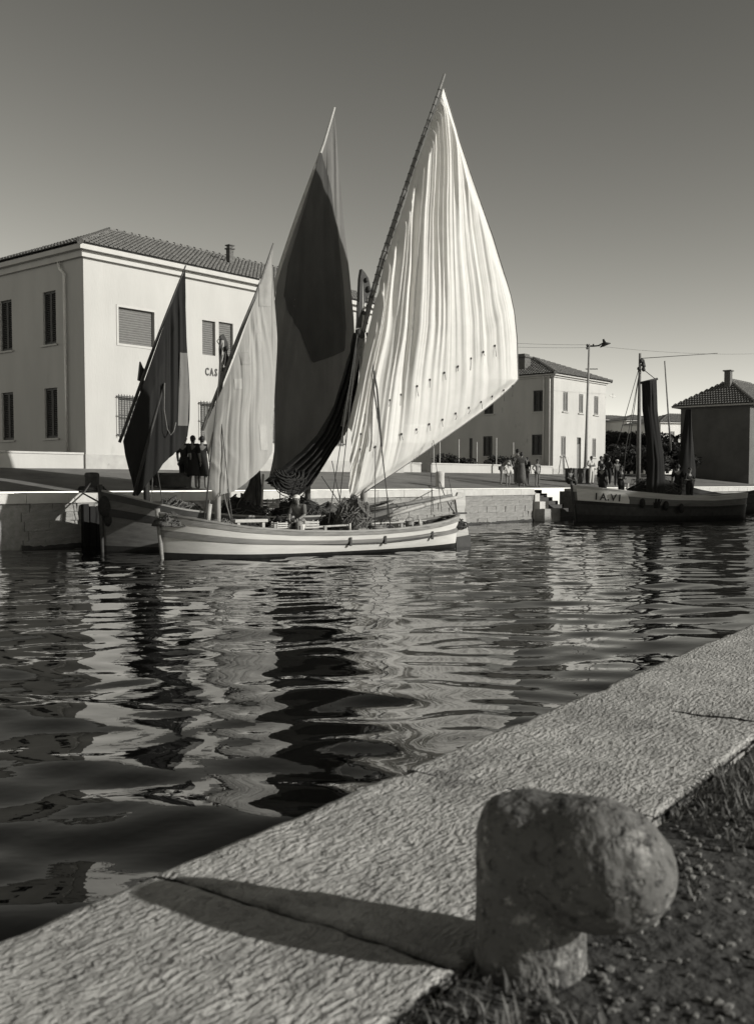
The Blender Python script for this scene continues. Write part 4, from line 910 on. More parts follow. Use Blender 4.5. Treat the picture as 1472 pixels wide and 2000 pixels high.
def on1(px, y, z):                               # a point y metres off the white boat's centre line at height z in column px
    k = (px-736)/FPX; o_ = B1+BN*y; s_ = (k*o_.y-o_.x)/(BD.x-k*BD.y); p_ = o_+BD*s_; p_.z = z; return p_
def on2(px, y, z):
    k = (px-736)/FPX; o_ = B2+BN*y; s_ = (k*o_.y-o_.x)/(BD.x-k*BD.y); p_ = o_+BD*s_; p_.z = z; return p_
heap('net_heap', on1(688, -.2, .38), .62, .5, .98, 'net_mid', 'rope_pale', 'tall heap of fishing net piled at the foot of the white sail', 190, 3)
heap('net_heap', on1(655, .3, .36), .8, .5, .62, 'net', 'rope', 'dark heap of net spreading left of the mast foot', 80, 5)
heap('net_heap', on1(748, -.4, .36), .35, .3, .42, 'net', 'rope_pale', 'small dark heap of net beside the shrouds', 60, 6)
heap('net_heap', on1(335, -.1, .82), .42, .4, .30, 'net_mid', 'rope', 'rope and net heap on the bow of the white striped boat', 90, 8, 'rope heap')
heap('net_heap', on1(540, .1, .38), .9, .55, .55, 'net', 'rope', 'black net heap under the hoisted net amidships', 80, 9)
heap('net_heap', on1(480, .2, .42), .7, .55, .42, 'net', 'rope', 'dark net heap behind the white bench', 70, 10)
heap('net_heap', on2(345, -.1, .7), .8, .6, .62, 'net_mid', 'rope_pale', 'tangled net heap on the shaded boat below the standing people', 110, 12)
heap('net_heap', on2(285, 0, .85), .7, .5, .42, 'net_mid', 'rope_pale', 'pale tangled net on the bow of the shaded boat', 90, 13)
heap('net_heap', on1(880, .15, .55), .45, .3, .32, 'net', 'rope', 'dark rope heap in the stern of the white striped boat', 50, 14, 'rope heap')
heap('net_heap', on2(470, -.3, .75), .8, .6, .70, 'net', 'rope', 'black heap of net on the shaded boat behind the spare sail', 60, 21)
heap('net_heap', on2(575, -.3, .75), .9, .6, .62, 'net', 'rope', 'black heap of net on the shaded boat behind the seated man', 60, 22)
heap('net_heap', on2(640, -.2, .75), .8, .5, .45, 'net_mid', 'rope', 'low heap of net on the shaded boat left of the mast foot', 60, 23)
heap('net_heap', on1(820, .3, .42), .7, .4, .30, 'net', 'rope', 'low dark net heap under the tiller', 50, 24)
heap('net_heap', on1(430, .1, .55), .5, .5, .36, 'net_mid', 'rope_pale', 'coil of pale net beside the foremast', 70, 25)
def crate(c, sx, sy, h, rz, mt, label, name='fish_crate', slats=3):
    r_ = empty(name, c, rz, label, 'crate', 'crates on the boats')
    for k in range(slats):
        za, zb = h*k/slats+.01, h*(k+1)/slats-.01
        for nm, a_, b_ in (('side_slat', (-sx/2, -sy/2, za), (sx/2, -sy/2+.018, zb)), ('side_slat', (-sx/2, sy/2-.018, za), (sx/2, sy/2, zb)), ('end_slat', (-sx/2, -sy/2+.019, za), (-sx/2+.018, sy/2-.019, zb)), ('end_slat', (sx/2-.018, -sy/2+.019, za), (sx/2, sy/2-.019, zb))): mk(nm, MB().box(a_, b_), mt, r_, local=True)
    mk('bottom', MB().box((-sx/2+.02, -sy/2+.02, .0), (sx/2-.02, sy/2-.02, .02)), mt, r_, local=True)
    for x in (-sx/2+.03, sx/2-.03):
        for y in (-sy/2+.03, sy/2-.03): mk('corner_post', MB().box((x-.012, y-.012, 0), (x+.012, y+.012, h+.02)), mt, r_, local=True)
crate(on1(604, -.75, .70), .42, .32, .20, BANG, 'crate', 'white crate beside the seated man in the cap')
crate(on1(545, -.72, .72), .34, .3, .16, BANG+.2, 'crate', 'small white crate left of the seated man')
crate(on2(528, -.4, 1.15), .42, .34, .26, BANG+.1, 'crate_mid', 'pale crate hanging high behind the spare sail')
crate(on1(776, -.2, .55), .36, .3, .3, BANG+.5, 'crate', 'tilted white crate near the stern heap')
def bucket(c, r_, h, mt, label, name='bucket'):
    o = empty(name, c, 0, label, 'bucket', 'buckets on the white boat'); b = MB(); b.lathe([(r_*.8, 0), (r_, h), (r_*.93, h), (r_*.75, .03)], (0,0,0), 16); mk('pail', b, mt, o, local=True, smooth=True)
    mk('handle', MB().tube([(-r_, 0, h), (-r_*.7, .02, h+r_*.7), (0, .03, h+r_), (r_*.7, .02, h+r_*.7), (r_, 0, h)], .008, 5), 'iron', o, local=True); mk('rim', MB().tube([(r_*math.cos(t), r_*math.sin(t), h) for t in np.linspace(0, 6.283, 17)], .01, 5), mt, o, local=True)
bucket(on1(588, -.95, .62), .10, .2, 'cloth_white', 'white bucket at the feet of the seated man')
bucket(on1(800, -.5, .58), .12, .24, 'crate_mid', 'grey bucket near the stern cleat')

# --- the boat at the right, stern on to the stairs
B4 = on_z(1122, 1018, 0); A4 = R(14)
boat4 = empty('moored_boat', B4, A4, 'dark moored boat with a white lettered bow panel and hanging black sail', 'boat', 'fishing boats with lug sails')
BANDS4 = [('keel_planking', -.5, .0, 'hull_boot', 0), ('boot_top', 0, .2, 'hull_boot', .004), ('lower_strake', .2, .50, 'hull_dark', 0), ('wale', .50, .60, 'hull_boot', .03), ('upper_strake', .60, .84, 'hull_mid', 0), ('sheer_strake', .84, 1.0, 'hull_pale', .02)]
SH4 = [(0, 1.75), (.1, 1.62), (.25, 1.45), (.5, 1.25), (.75, 1.2), (1, 1.35)]
P4, fg4, fs4 = hull(boat4, 9.5, [(u, v*1.05) for u, v in WL], [(u, v*1.1) for u, v in GW], SH4, BANDS4, rail_mat='hull_pale', stem_mat='hull_dark')
rows = []; us = np.linspace(.012, .235, 26)
for i, u in enumerate(us):
    e = np.clip((u-.20)/.035, 0, 1); t1 = .94-.22*(1-math.sqrt(max(0, 1-e*e))); rows.append([P4(u, t, -1, .045) for t in np.linspace(.60, t1, 8)])
bow = mk('name_panel', flip(MB().grid(rows)), 'hull_white', boat4, local=True, smooth=True)
for i, chx in enumerate('IA.VI'):
    u = .075+(0, .020, .052, .066, .102)[i]; p0_ = Vector(P4(u, .66, -1, .075)); tx_ = (Vector(P4(u+.02, .66, -1, .075))-p0_).normalized(); up_ = (Vector(P4(u, .90, -1, .075))-p0_).normalized(); nz_ = tx_.cross(up_).normalized(); up_ = nz_.cross(tx_)
    me = text_mesh(chx, .46, .012, .012); me.materials.append(MAT['letter_dark']); o = link_mesh('letter', me, bow); o.matrix_local = Matrix.Translation(p0_) @ Matrix((tx_, up_, nz_)).transposed().to_4x4()
R4 = Matrix.Translation(B4) @ Matrix.Rotation(A4, 4, 'Z'); n4 = Vector((-math.sin(A4), math.cos(A4), 0))
p4 = lambda x, y, o=0: on_plane(x, y, B4+n4*o, n4)
mb_ = p4(1245, 985); mb_.z = .8
mk('mast', MB().tube([mb_, p4(1247, 830), p4(1249, 690)], [.12, .10, .06], 10), 'spar', boat4, smooth=True)
mk('masthead', MB().tube([p4(1249, 700), p4(1254, 704), p4(1257, 716), p4(1253, 722)], [.06, .1, .09, .05], 8), 'spar_dark', boat4, smooth=True)
for x, y in ((1251, 705), (1255, 713), (1256, 722), (1247, 720)): mk('block', MB().ball(p4(x, y, -.1), .1, 8, 6), 'spar_dark', boat4, smooth=True)
La, Ra = lin([(1252, 746), (1253, 800), (1259, 850), (1264, 900), (1262, 940), (1260, 970), (1270, 992)], 60), lin([(1281, 741), (1284, 800), (1290, 850), (1297, 900), (1299, 940), (1297, 970), (1285, 992)], 60)
rows = [[on_plane(*(La[i]*(1-j/24)+Ra[i]*(j/24)), B4-n4*1.2, n4)-n4*(.10*noise.noise(Vector((j*.28, i*.035, 7)))+.03*noise.noise(Vector((j*.8, i*.09, 3)))+.25*math.sin(j/24*math.pi)) for j in range(25)] for i in range(60)]
mk('hanging_sail', MB().grid(rows), 'sail_black', boat4, smooth=True)
mk('yard', MB().tube([p4(1250, 748, -1.2), p4(1283, 740, -1.2)], .06, 8), 'spar_dark', boat4, smooth=True)
mk('pole', MB().tube([p4(1297, 705, .4), p4(1309, 880, .4)], [.03, .05], 6), 'spar', boat4, smooth=True)
tubes('stay', [[p4(1249, 712), p4(1195, 900)], [p4(1249, 720), p4(1222, 870), p4(1215, 950)], [p4(1250, 712), p4(1226, 880)], [p4(1256, 722), p4(1281, 742, -1.2)], [p4(1250, 700), p4(1400, 690)]], 'rope', boat4, .018)
mk('cleat_post', MB().tube([p4(1223, 955, -.9), p4(1226, 944, -.9)], .05, 6), 'spar_pale', boat4, smooth=True)
for x, y in ((1254, 975), (1300, 980), (1330, 985)): mk('fender', MB().ball(p4(x, y+8, -1.45), (.14, .14, .25), 10, 7), 'net', boat4, smooth=True)
heap('net_heap', p4(1275, 965, -.3), 1.2, .6, .8, 'net', 'rope', 'dark net heap on the boat with the lettered panel', 60, 17)

# ------------------------------------------------------------------ people
BASE = {'pelvis': (0,0,.525), 'spine': (0,.005,.62), 'chest': (0,.01,.735), 'neck': (0,.008,.835), 'jaw': (0,-.012,.872), 'head': (0,-.012,.925), 'crown': (0,-.004,.965),
        'shoL': (.105,.01,.800), 'elbL': (.135,.02,.635), 'wriL': (.14,-.02,.49), 'shoR': (-.105,.01,.800), 'elbR': (-.135,.02,.635), 'wriR': (-.14,-.02,.49),
        'hipL': (.052,0,.50), 'kneL': (.058,-.012,.275), 'ankL': (.06,.012,.04), 'toeL': (.066,-.07,.018), 'hipR': (-.052,0,.50), 'kneR': (-.058,-.012,.275), 'ankR': (-.06,.012,.04), 'toeR': (-.066,-.07,.018)}
RAD = {'pelvis': .068, 'spine': .062, 'chest': .078, 'neck': .030, 'jaw': .040, 'head': .052, 'crown': .036, 'sho': .040, 'elb': .027, 'wri': .020, 'hip': .054, 'kne': .036, 'ank': .023, 'toe': .018}
BONES = [('pelvis','spine'),('spine','chest'),('chest','neck'),('neck','jaw'),('jaw','head'),('head','crown'),('chest','shoL'),('shoL','elbL'),('elbL','wriL'),('chest','shoR'),('shoR','elbR'),('elbR','wriR'),
         ('pelvis','hipL'),('hipL','kneL'),('kneL','ankL'),('ankL','toeL'),('pelvis','hipR'),('hipR','kneR'),('kneR','ankR'),('ankR','toeR')]
def skinned(name, J, bones, H, mt, parent, grow=1.0, rootj='pelvis', add=0.0):
    names = []
    for a_, b_ in bones:
        for n_ in (a_, b_):
            if n_ not in names: names.append(n_)
    me = bpy.data.meshes.new(name); me.from_pydata([tuple(Vector(J[n_])*H) for n_ in names], [(names.index(a_), names.index(b_)) for a_, b_ in bones], [])
    me.materials.append(MAT[mt]); o = link_mesh(name, me, parent)
    o.modifiers.new('skin', 'SKIN').use_smooth_shade = True
    for i, n_ in enumerate(names):
        r_ = (RAD.get(n_) or RAD[n_[:3]])*H*grow+add; fl = .72 if n_ in ('chest', 'spine', 'pelvis') else 1.0
        sv = me.skin_vertices[0].data[i]; sv.radius = (r_, r_*fl); sv.use_root = (n_ == rootj)
    s_ = o.modifiers.new('sub', 'SUBSURF'); s_.levels = 1; s_.render_levels = 2
    return o
POSES = {
 'stand': {}, 'back': {},
 'hips': {'elbL': (.19,.05,.66), 'wriL': (.10,-.03,.545), 'elbR': (-.19,.05,.66), 'wriR': (-.10,-.03,.545)},
 'walk': {'kneL': (.055,-.07,.285), 'ankL': (.055,-.06,.05), 'toeL': (.055,-.14,.03), 'kneR': (-.055,.02,.28), 'ankR': (-.055,.10,.055), 'toeR': (-.055,.03,.018), 'wriL': (.13,.06,.5), 'wriR': (-.12,-.11,.51)},
 'fold': {'elbL': (.15,-.01,.65), 'wriL': (.02,-.10,.66), 'elbR': (-.15,-.01,.65), 'wriR': (-.02,-.10,.64)},
 'bend': {'spine': (0,-.07,.60), 'chest': (0,-.17,.66), 'neck': (0,-.26,.71), 'jaw': (0,-.31,.72), 'head': (0,-.345,.745), 'crown': (0,-.375,.775), 'shoL': (.10,-.21,.69), 'elbL': (.12,-.26,.53), 'wriL': (.10,-.26,.39), 'shoR': (-.10,-.21,.69), 'elbR': (-.12,-.26,.53), 'wriR': (-.10,-.26,.39)},
 'sit': {'pelvis': (0,0,.27), 'spine': (0,-.015,.36), 'chest': (0,-.05,.47), 'neck': (0,-.075,.57), 'jaw': (0,-.10,.605), 'head': (0,-.105,.655), 'crown': (0,-.10,.695), 'shoL': (.105,-.05,.535), 'elbL': (.135,-.10,.39), 'wriL': (.08,-.22,.33), 'shoR': (-.105,-.05,.535), 'elbR': (-.135,-.10,.39), 'wriR': (-.08,-.22,.33),
         'hipL': (.055,-.01,.25), 'kneL': (.085,-.235,.27), 'ankL': (.08,-.22,.04), 'toeL': (.085,-.30,.018), 'hipR': (-.055,-.01,.25), 'kneR': (-.085,-.235,.27), 'ankR': (-.08,-.22,.04), 'toeR': (-.085,-.30,.018)},
}
def person(loc, face, H, label, pose='stand', top=None, legs=None, skirt=None, shorts=None, cap=None, hairv='hair', group='people on the far quay'):
    """face = heading (radians, 0 looks towards -Y)"""
    J = dict(BASE); J.update(POSES[pose]); r_ = empty('person', loc, face, label, 'person', group)
    skinned('body', J, BONES, H, 'skin', r_)
    hd = Vector(J['head'])*H; nk = Vector(J['neck'])*H; up = (Vector(J['crown'])*H-nk).normalized()
    b = MB(); cc = hd+up*.012*H+Vector((0, .014*H, 0)); b.ball(cc, (.050*H, .058*H, .056*H), 14, 9); b.ball(hd+Vector((0, .03*H, -.018*H)), (.043*H, .034*H, .045*H), 10, 7); mk('hair', b, hairv, r_, local=True, smooth=True)
    b = MB(); b.ball(hd+Vector((0, -.058*H, -.008*H)), (.008*H, .014*H, .015*H), 6, 5)
    for s_ in (-1, 1): b.ball(hd+Vector((s_*.050*H, -.002*H, -.004*H)), (.008*H, .012*H, .018*H), 6, 5)
    mk('face_features', b, 'skin', r_, local=True, smooth=True)
    for s_ in 'LR':                              # palm, four fingers and a thumb
        wv = Vector(J['wri'+s_])*H; el = Vector(J['elb'+s_])*H; d = (wv-el).normalized(); sgn = 1 if s_ == 'L' else -1
        sd_ = d.cross(Vector((sgn, 0, .01))).normalized(); b = MB(); pc = wv+d*.028*H; b.ball(pc, (.017*H, .024*H, .030*H), 8, 6)
        for k in range(4):
            r0 = pc+d*.022*H+sd_*(k-1.5)*.0105*H; ln = (.040, .046, .043, .034)[k]*H; cu = Vector((-sgn*.010*H, 0, 0)); b.tube([r0, r0+d*ln*.5+cu*.5, r0+d*ln*.9+cu*1.6], [.0058*H, .0052*H, .0042*H], 5)
        r0 = pc-d*.008*H-sd_*.020*H; b.tube([r0, r0-sd_*.014*H+d*.014*H, r0-sd_*.016*H+d*.032*H], [.0068*H, .006*H, .005*H], 5)
        mk('hand', b, 'skin', r_, local=True, smooth=True)
    if top: skinned('shirt', J, [('pelvis','spine'),('spine','chest'),('chest','shoL'),('shoL','elbL'),('chest','shoR'),('shoR','elbR')], H, top, r_, 1.10, 'pelvis', .012)
    if legs: skinned('trousers', J, [('spine','pelvis'),('pelvis','hipL'),('hipL','kneL'),('kneL','ankL'),('pelvis','hipR'),('hipR','kneR'),('kneR','ankR')], H, legs, r_, 1.16, 'pelvis', .016)
    if shorts:
        J2 = dict(J)
        for s_ in 'LR': J2['kne'+s_] = tuple(Vector(J['hip'+s_]).lerp(Vector(J['kne'+s_]), .55))
        skinned('shorts', J2, [('spine','pelvis'),('pelvis','hipL'),('hipL','kneL'),('pelvis','hipR'),('hipR','kneR')] if False else [('pelvis','hipL'),('hipL','kneL'),('pelvis','hipR'),('hipR','kneR')], H, shorts, r_, 1.12, 'pelvis', .012)
    if skirt:
        b = MB(); rings = []
        for z, rx in ((.68, .088), (.60, .092), (.52, .104), (.40, .118), (.28, .132), (skirt[1], .142)): rings.append([(rx*H*math.cos(t)*(1+.05*math.sin(t*7)*(.66-z)), .006+rx*.8*H*math.sin(t)*(1+.05*math.sin(t*7)*(.66-z)), z*H) for t in np.linspace(0, 2*math.pi, 28, endpoint=False)])
        mk('skirt', b.loft(rings), skirt[0], r_, local=True, smooth=True)
    if cap:
        b = MB(); c = hd+up*.03*H; b.ball(c, (.058*H, .062*H, .042*H), 12, 8); b.tube([c+Vector((-.04*H, -.045*H, -.004*H)), c+Vector((0, -.085*H, -.012*H)), c+Vector((.04*H, -.045*H, -.004*H))], .012*H, 6); mk('cap', b, cap, r_, local=True, smooth=True)
    return r_
def spot(px, p):                                 # a place p metres inland on the far bank in column px
    q_ = can(px_quay(px, p), p); q_.z = gz(p)+.005; return q_
def tall(px, p, pytop): q_ = spot(px, p); t = on_plane(px, pytop, q_, Vector((0, 1, 0))); return t.z-q_.z
for px, p, pyt, fc, pose, top, lg, sk, lb in (
    (361, 1.3, 849, 2.8, 'stand', 'cloth_black', 'cloth_black', None, 'leftmost of the three dark figures by the grey sail, half behind the black sail'),
    (378, 1.1, 849, 2.9, 'stand', 'cloth_black', None, ('cloth_black', .24), 'middle one of the three dark figures standing by the grey sail'),
    (396, 1.0, 850, 3.3, 'stand', 'cloth_black', None, ('cloth_black', .24), 'dark figure standing closest to the grey sail edge'),
    (299, 1.4, 868, 3.0, 'stand', 'cloth_black', 'cloth_black', None, 'person hidden behind the black sail with only the legs showing')):
    person(spot(px, p), fc, tall(px, p, pyt), lb, pose, top, lg, sk, group='people by the left boats')
for px, p, pyt, fc, pose, top, lg, sk, sh, cp_, lb in (
    (978, 1.6, 893, 1.5, 'bend', 'cloth_mid', None, None, 'cloth_mid', None, 'child in light clothes bending forward beside the low wall'),
    (991, 1.0, 903, .3, 'stand', 'cloth_white', None, None, 'cloth_mid', 'cloth_white', 'small child in a white cap on the quay'),
    (1009, 2.2, 876, 2.6, 'stand', 'cloth_white', 'cloth_grey', None, None, None, 'person in a white shirt standing behind the woman in the long dress'),
    (1017, 1.0, 882, 2.9, 'fold', 'cloth_grey', None, ('cloth_grey', .10), None, None, 'woman in a long grey dress seen from behind'),
    (1028, 1.7, 892, 2.5, 'stand', 'cloth_black', 'cloth_grey', None, None, None, 'child in dark clothes close to the right of the long dress'),
    (1048, 1.0, 896, .6, 'hips', None, None, None, 'cloth_mid', None, 'bare-chested boy with hands on hips in pale trunks'),
    (1153, 2.0, 890, .4, 'fold', 'cloth_white', 'cloth_white', None, None, None, 'person all in white standing beside the lamp post'),
    (1172, 1.2, 890, .9, 'stand', 'cloth_black', 'cloth_black', None, None, None, 'dark-clothed person just right of the one in white'),
    (1187, 1.6, 893, 2.2, 'fold', 'cloth_black', 'cloth_black', None, None, None, 'dark-clothed person with folded arms behind the lettered boat'),
    (1203, 1.0, 897, .2, 'stand', 'cloth_grey', 'cloth_black', None, None, 'cloth_white', 'person in a white cap on the shaded quay behind the lettered boat')):
    person(spot(px, p), fc, tall(px, p, pyt) if pose != 'bend' else tall(px, p, pyt)*1.25, lb, pose, top, lg, sk, sh, cp_)
st_ = can(px_quay(1110, .9), .9, 1.52); person(st_, .5, 1.65, 'dark figure sitting on the top of the quay stairs', 'sit', 'cloth_black', 'cloth_black')
bx_ = spot(1131, 2.6)
mk('wooden_chest', MB().box((-.9, -.35, 0), (.9, .35, .78)).box((-.95, -.39, .78), (.95, .39, .86)).box((-.8, -.365, .1), (-.7, -.351, .7)).box((.7, -.365, .1), (.8, -.351, .7)), 'deck', base=bx_, local=True, bevel=.015, label='dark wooden chest between the seated figure and lamp post', cat='chest').rotation_euler = (0, 0, ANG-.2)
def p1l(px, y, z): return on1(px, y, z)
person(p1l(585, -.62, .42), BANG-.9, 1.62, 'man in a white cap sitting on the deck of the white striped boat', 'sit', 'cloth_grey', 'cloth_mid', cap='cloth_white', group='men on the boats')
mk('seat_box', MB().box((-.25, -.2, 0), (.25, .2, .36)).box((-.27, -.22, .36), (.27, .22, .39)), 'crate_mid', base=p1l(585, -.60, .38)+BN*.02, local=True, bevel=.01, label='low wooden box under the seated man in the cap', cat='box').rotation_euler = (0, 0, BANG)

# ------------------------------------------------------------------ things on the far quay
def far_bollard(px, p, h, r_, mt, label):
    c = spot(px, p); b = MB(); b.lathe([(r_*1.04, -.1), (r_, .1), (r_*.97, h*.7), (r_*1.03, h*.8), (r_*1.0, h*.93), (r_*.8, h), (.01, h+.01)], (0,0,0), 20); mk('mooring_bollard', b, mt, base=c, local=True, smooth=True, label=label, cat='bollard', group='mooring bollards')
far_bollard(858.5, 1.3, .70, .205, 'quay_cap', 'pale round stone bollard on the far quay right of the white sail')
c = spot(181, .75); far_bollard(181, .75, .55, .22, 'iron', 'dark bollard wound with rope at the far left of the quay')
b = MB(); rr = random.Random(2)
for k in range(9):
    b.tube([(c.x+(.27+.02*k+rr.uniform(-.04, .04))*math.cos(t), c.y+(.27+.02*k)*math.sin(t), c.z+.05+.03*k-.006*k*k+.02*math.sin(t*3+k)) for t in np.linspace(0, 6.28, 20)], .03, 6)
mk('rope_coil', b, 'net', base=c, smooth=True, label='thick dark rope coiled round the bollard at the far left', cat='rope')
tubes('mooring_line', [[c+Vector((0, 0, .3)), can(px_quay(160), -.1, 1.58), B2+BD*.1+Vector((0, 0, 1.25))]], 'rope', boat2, .025)
tubes('mooring_line', [[spot(858.5, 1.3)+Vector((0, 0, .25)), B1+BD*8.9+Vector((0, 0, 1.05))]], 'rope', boat1, .02, sag=.15)
tf = empty('shadow_fender', can(px_quay(176), -.06, 0), ANG, 'added timber fender filling in the shadow on the quay wall left of the shaded bow', 'fender')  # dark planks added where shadow falls on the wall beside the bow
for i, (x0, x1, zt, y0) in enumerate(((-.36, -.16, 1.27, -.14), (-.155, .05, 1.20, -.18), (.055, .26, 1.17, -.18), (.265, .46, 1.24, -.14))):
    mk('shadow_plank', MB().box((x0, y0, -.7), (x1, .0, zt)), 'shadow_black', tf, local=True, bevel=.02)
# overturned skiff with a tarpaulin beside the standing people
kc = spot(337, 1.5); b = MB()
rows = []
for i in range(15):
    u = i/14; wv = .52*math.sin(math.pi*min(1, u*.92+.08))**.6; hh = .30+.35*(1-u)*u*2
    rows.append([(-.62+1.24*u, wv*math.cos(t), hh*max(0, math.sin(t))**.7+.02) for t in np.linspace(0, math.pi, 13)])
sk_ = mk('overturned_skiff', flip(MB().grid(rows)), 'canvas', base=kc, local=True, smooth=True, label='dark overturned skiff beside the standing figures on the quay', cat='skiff'); sk_.rotation_euler = (0, 0, ANG-.75); MW[sk_.name] = Matrix.Translation(kc) @ Matrix.Rotation(ANG-.75, 4, 'Z')
mk('keel', MB().box((-.5, -.02, .30), (.5, .02, .50)), 'canvas', sk_, local=True); mk('gunwale', MB().box((-.5, -.55, .0), (.5, -.5, .07)), 'hull_dark', sk_, local=True)
# street lamp
lp = can(px_quay(1141, 3.2), 3.2); lp.z = gz(3.2); lt = on_plane(1150, 672, lp, Vector((0, 1, 0)))
lamp = empty('street_lamp', lp, 0, 'tall street lamp with a dark shade on a short arm beside the smaller house', 'street lamp')
lh = lt.z-lp.z; lean = Vector((lt.x-lp.x, 0, 0))
pl = lambda t: Vector((lean.x*t, 0, lh*t))
mk('pole', MB().tube([pl(0), pl(.35), pl(1)], [.11, .085, .055], 10), 'lamp_metal', lamp, local=True, smooth=True); mk('base', MB().lathe([(.2, 0), (.2, .3), (.14, .5), (.12, .9)], (0,0,0), 12), 'lamp_metal', lamp, local=True)
sc_ = lp.y/FPX                                   # metres per photo pixel at the lamp
aa = pl(.985); mk('arm', MB().tube([aa+Vector((-4*sc_, 0, 0)), aa+Vector((8*sc_, 0, 0)), aa+Vector((18*sc_, 0, 1*sc_)), aa+Vector((27*sc_, 0, 6*sc_))], .045, 8), 'lamp_dark', lamp, local=True, smooth=True)
sh = MB(); hc_ = aa+Vector((30*sc_, 0, 5*sc_)); ax = Vector((.35, 0, -.94)); ss = Vector((.94, 0, .35))
sh.loft([[hc_-ax*.28+(ss*math.cos(t)+Vector((0,1,0))*math.sin(t))*.05 for t in np.linspace(0, 2*math.pi, 18, endpoint=False)], [hc_-ax*.05+(ss*math.cos(t)+Vector((0,1,0))*math.sin(t))*.10 for t in np.linspace(0, 2*math.pi, 18, endpoint=False)], [hc_+ax*.10+(ss*math.cos(t)+Vector((0,1,0))*math.sin(t))*.34 for t in np.linspace(0, 2*math.pi, 18, endpoint=False)], [hc_+ax*.13+(ss*math.cos(t)+Vector((0,1,0))*math.sin(t))*.33 for t in np.linspace(0, 2*math.pi, 18, endpoint=False)]]); mk('shade', sh, 'lamp_dark', lamp, local=True, smooth=True)
for t, dx in ((.985, -4), (.965, -4), (.985, 8), (.82, 0)): mk('insulator', MB().ball(pl(t)+Vector((dx*sc_, 0, .05)), (.06, .06, .09), 8, 6), 'lamp_dark', lamp, local=True, smooth=True)
mk('bracket', MB().bar(pl(.82)+Vector((-.18, 0, 0)), pl(.82)+Vector((.55, 0, 0)), .05, .05), 'lamp_dark', lamp, local=True)
for i, (t, px, py, Y_, lb) in enumerate(((.985, 700, 640, 58, 'upper overhead wire running left from the lamp post'), (.965, 700, 652, 58, 'lower overhead wire running left from the lamp post'), (.985, 1500, 690, 80, 'overhead wire running right from the lamp post'))):
    a_ = lp+pl(t)+Vector((-.15, 0, .08)); e_ = on_y(px, py, Y_); mk('overhead_wire', MB().tube([a_.lerp(e_, s_)-Vector((0, 0, 1.0*s_*(1-s_))) for s_ in np.linspace(0, 1, 14)], .008, 4), 'rope', base=a_, label=lb, cat='wire', group='overhead wires')
# props leaning on the smaller house
for px0, px1, lb in ((1096, 1090, 'left one of the two pale boards leaning on the smaller house'), (1099, 1102, 'right one of the two pale boards leaning on the smaller house')):
    f_ = H2+EC*uv_on(H2, px1, 915)[0]-NC*.45; t_ = H2+EC*uv_on(H2, px0, 892)[0]-NC*.12; f_.z = gz(pH2-.45); t_.z = H2.z+uv_on(H2, px0, 890)[1]
    mk('leaning_board', MB().bar(f_, t_, .14, .04), 'crate_mid', base=f_, label=lb, cat='board', group='leaning boards')
mk('wall_bracket', MB().bar(H2+EC*(L2+.02)-NC*.3+Vector((0, 0, ze2-.9)), H2+EC*(L2+.9)-NC*.3+Vector((0, 0, ze2-.9)), .05, .05).bar(H2+EC*(L2+.5)-NC*.3+Vector((0, 0, ze2-1.05)), H2+EC*(L2+.5)-NC*.3+Vector((0, 0, ze2-.7)), .04, .04), 'pipe', h2)

# ------------------------------------------------------------------ trees and shrubs
def tree(name, c, h, rx, rz_, n, label, leaf=.16, mt='leaf', seed=1, trunk_r=.13, low=.35, group='trees behind the right boat', cat='tree'):
    r_ = empty(name, c, 0, label, cat, group); rr = random.Random(seed); b = MB(); ctr = Vector((0, 0, h-rz_))
    b.tube([(0, 0, -.2), (.05, .03, h*.3), (-.04, .05, h*.6), (0, 0, h*.85)], [trunk_r, trunk_r*.8, trunk_r*.55, trunk_r*.25], 8)
    cl = []
    for k in range(14):
        t = rr.uniform(0, 6.28); e = rr.uniform(-.7, 1); q_ = rr.uniform(.45, .95); p_ = ctr+Vector((rx*q_*math.cos(t)*math.sqrt(max(0, 1-e*e*.8)), rx*q_*math.sin(t)*math.sqrt(max(0, 1-e*e*.8)), rz_*q_*e)); cl.append((p_, rr.uniform(.3, .5)*rx))
        b.tube([(0, 0, h*rr.uniform(.25, .6)), tuple((p_+Vector((0, 0, h*.4)))*.5), tuple(p_)], [trunk_r*.4, trunk_r*.25, trunk_r*.1], 6)
    mk('trunk', b, 'bark', r_, local=True, smooth=True)
    g = MB()
    for k in range(n):
        p_, cr_ = rr.choice(cl); d = Vector((rr.gauss(0, 1), rr.gauss(0, 1), rr.gauss(0, 1))).normalized()*cr_*rr.random()**.4; q_ = p_+Vector((d.x, d.y, d.z*.75))
        a_ = Vector((rr.gauss(0, 1), rr.gauss(0, 1), rr.gauss(0, .7))).normalized(); b_ = a_.cross(Vector((rr.gauss(0, 1), rr.gauss(0, 1), rr.gauss(0, 1)))).normalized(); s_ = leaf*rr.uniform(.6, 1.3)
        k0 = len(g.v); g.v += [tuple(q_-a_*s_), tuple(q_+b_*s_*.45), tuple(q_+a_*s_), tuple(q_-b_*s_*.45)]; g.f.append((k0, k0+1, k0+2, k0+3))
    mk('crown', g, mt, r_, local=True); return r_
def at(px, Y_): q_ = on_y(px, 930, Y_); q_.z = 2.8; return q_
def topz(px, py, Y_): return on_y(px, py, Y_).z-2.8
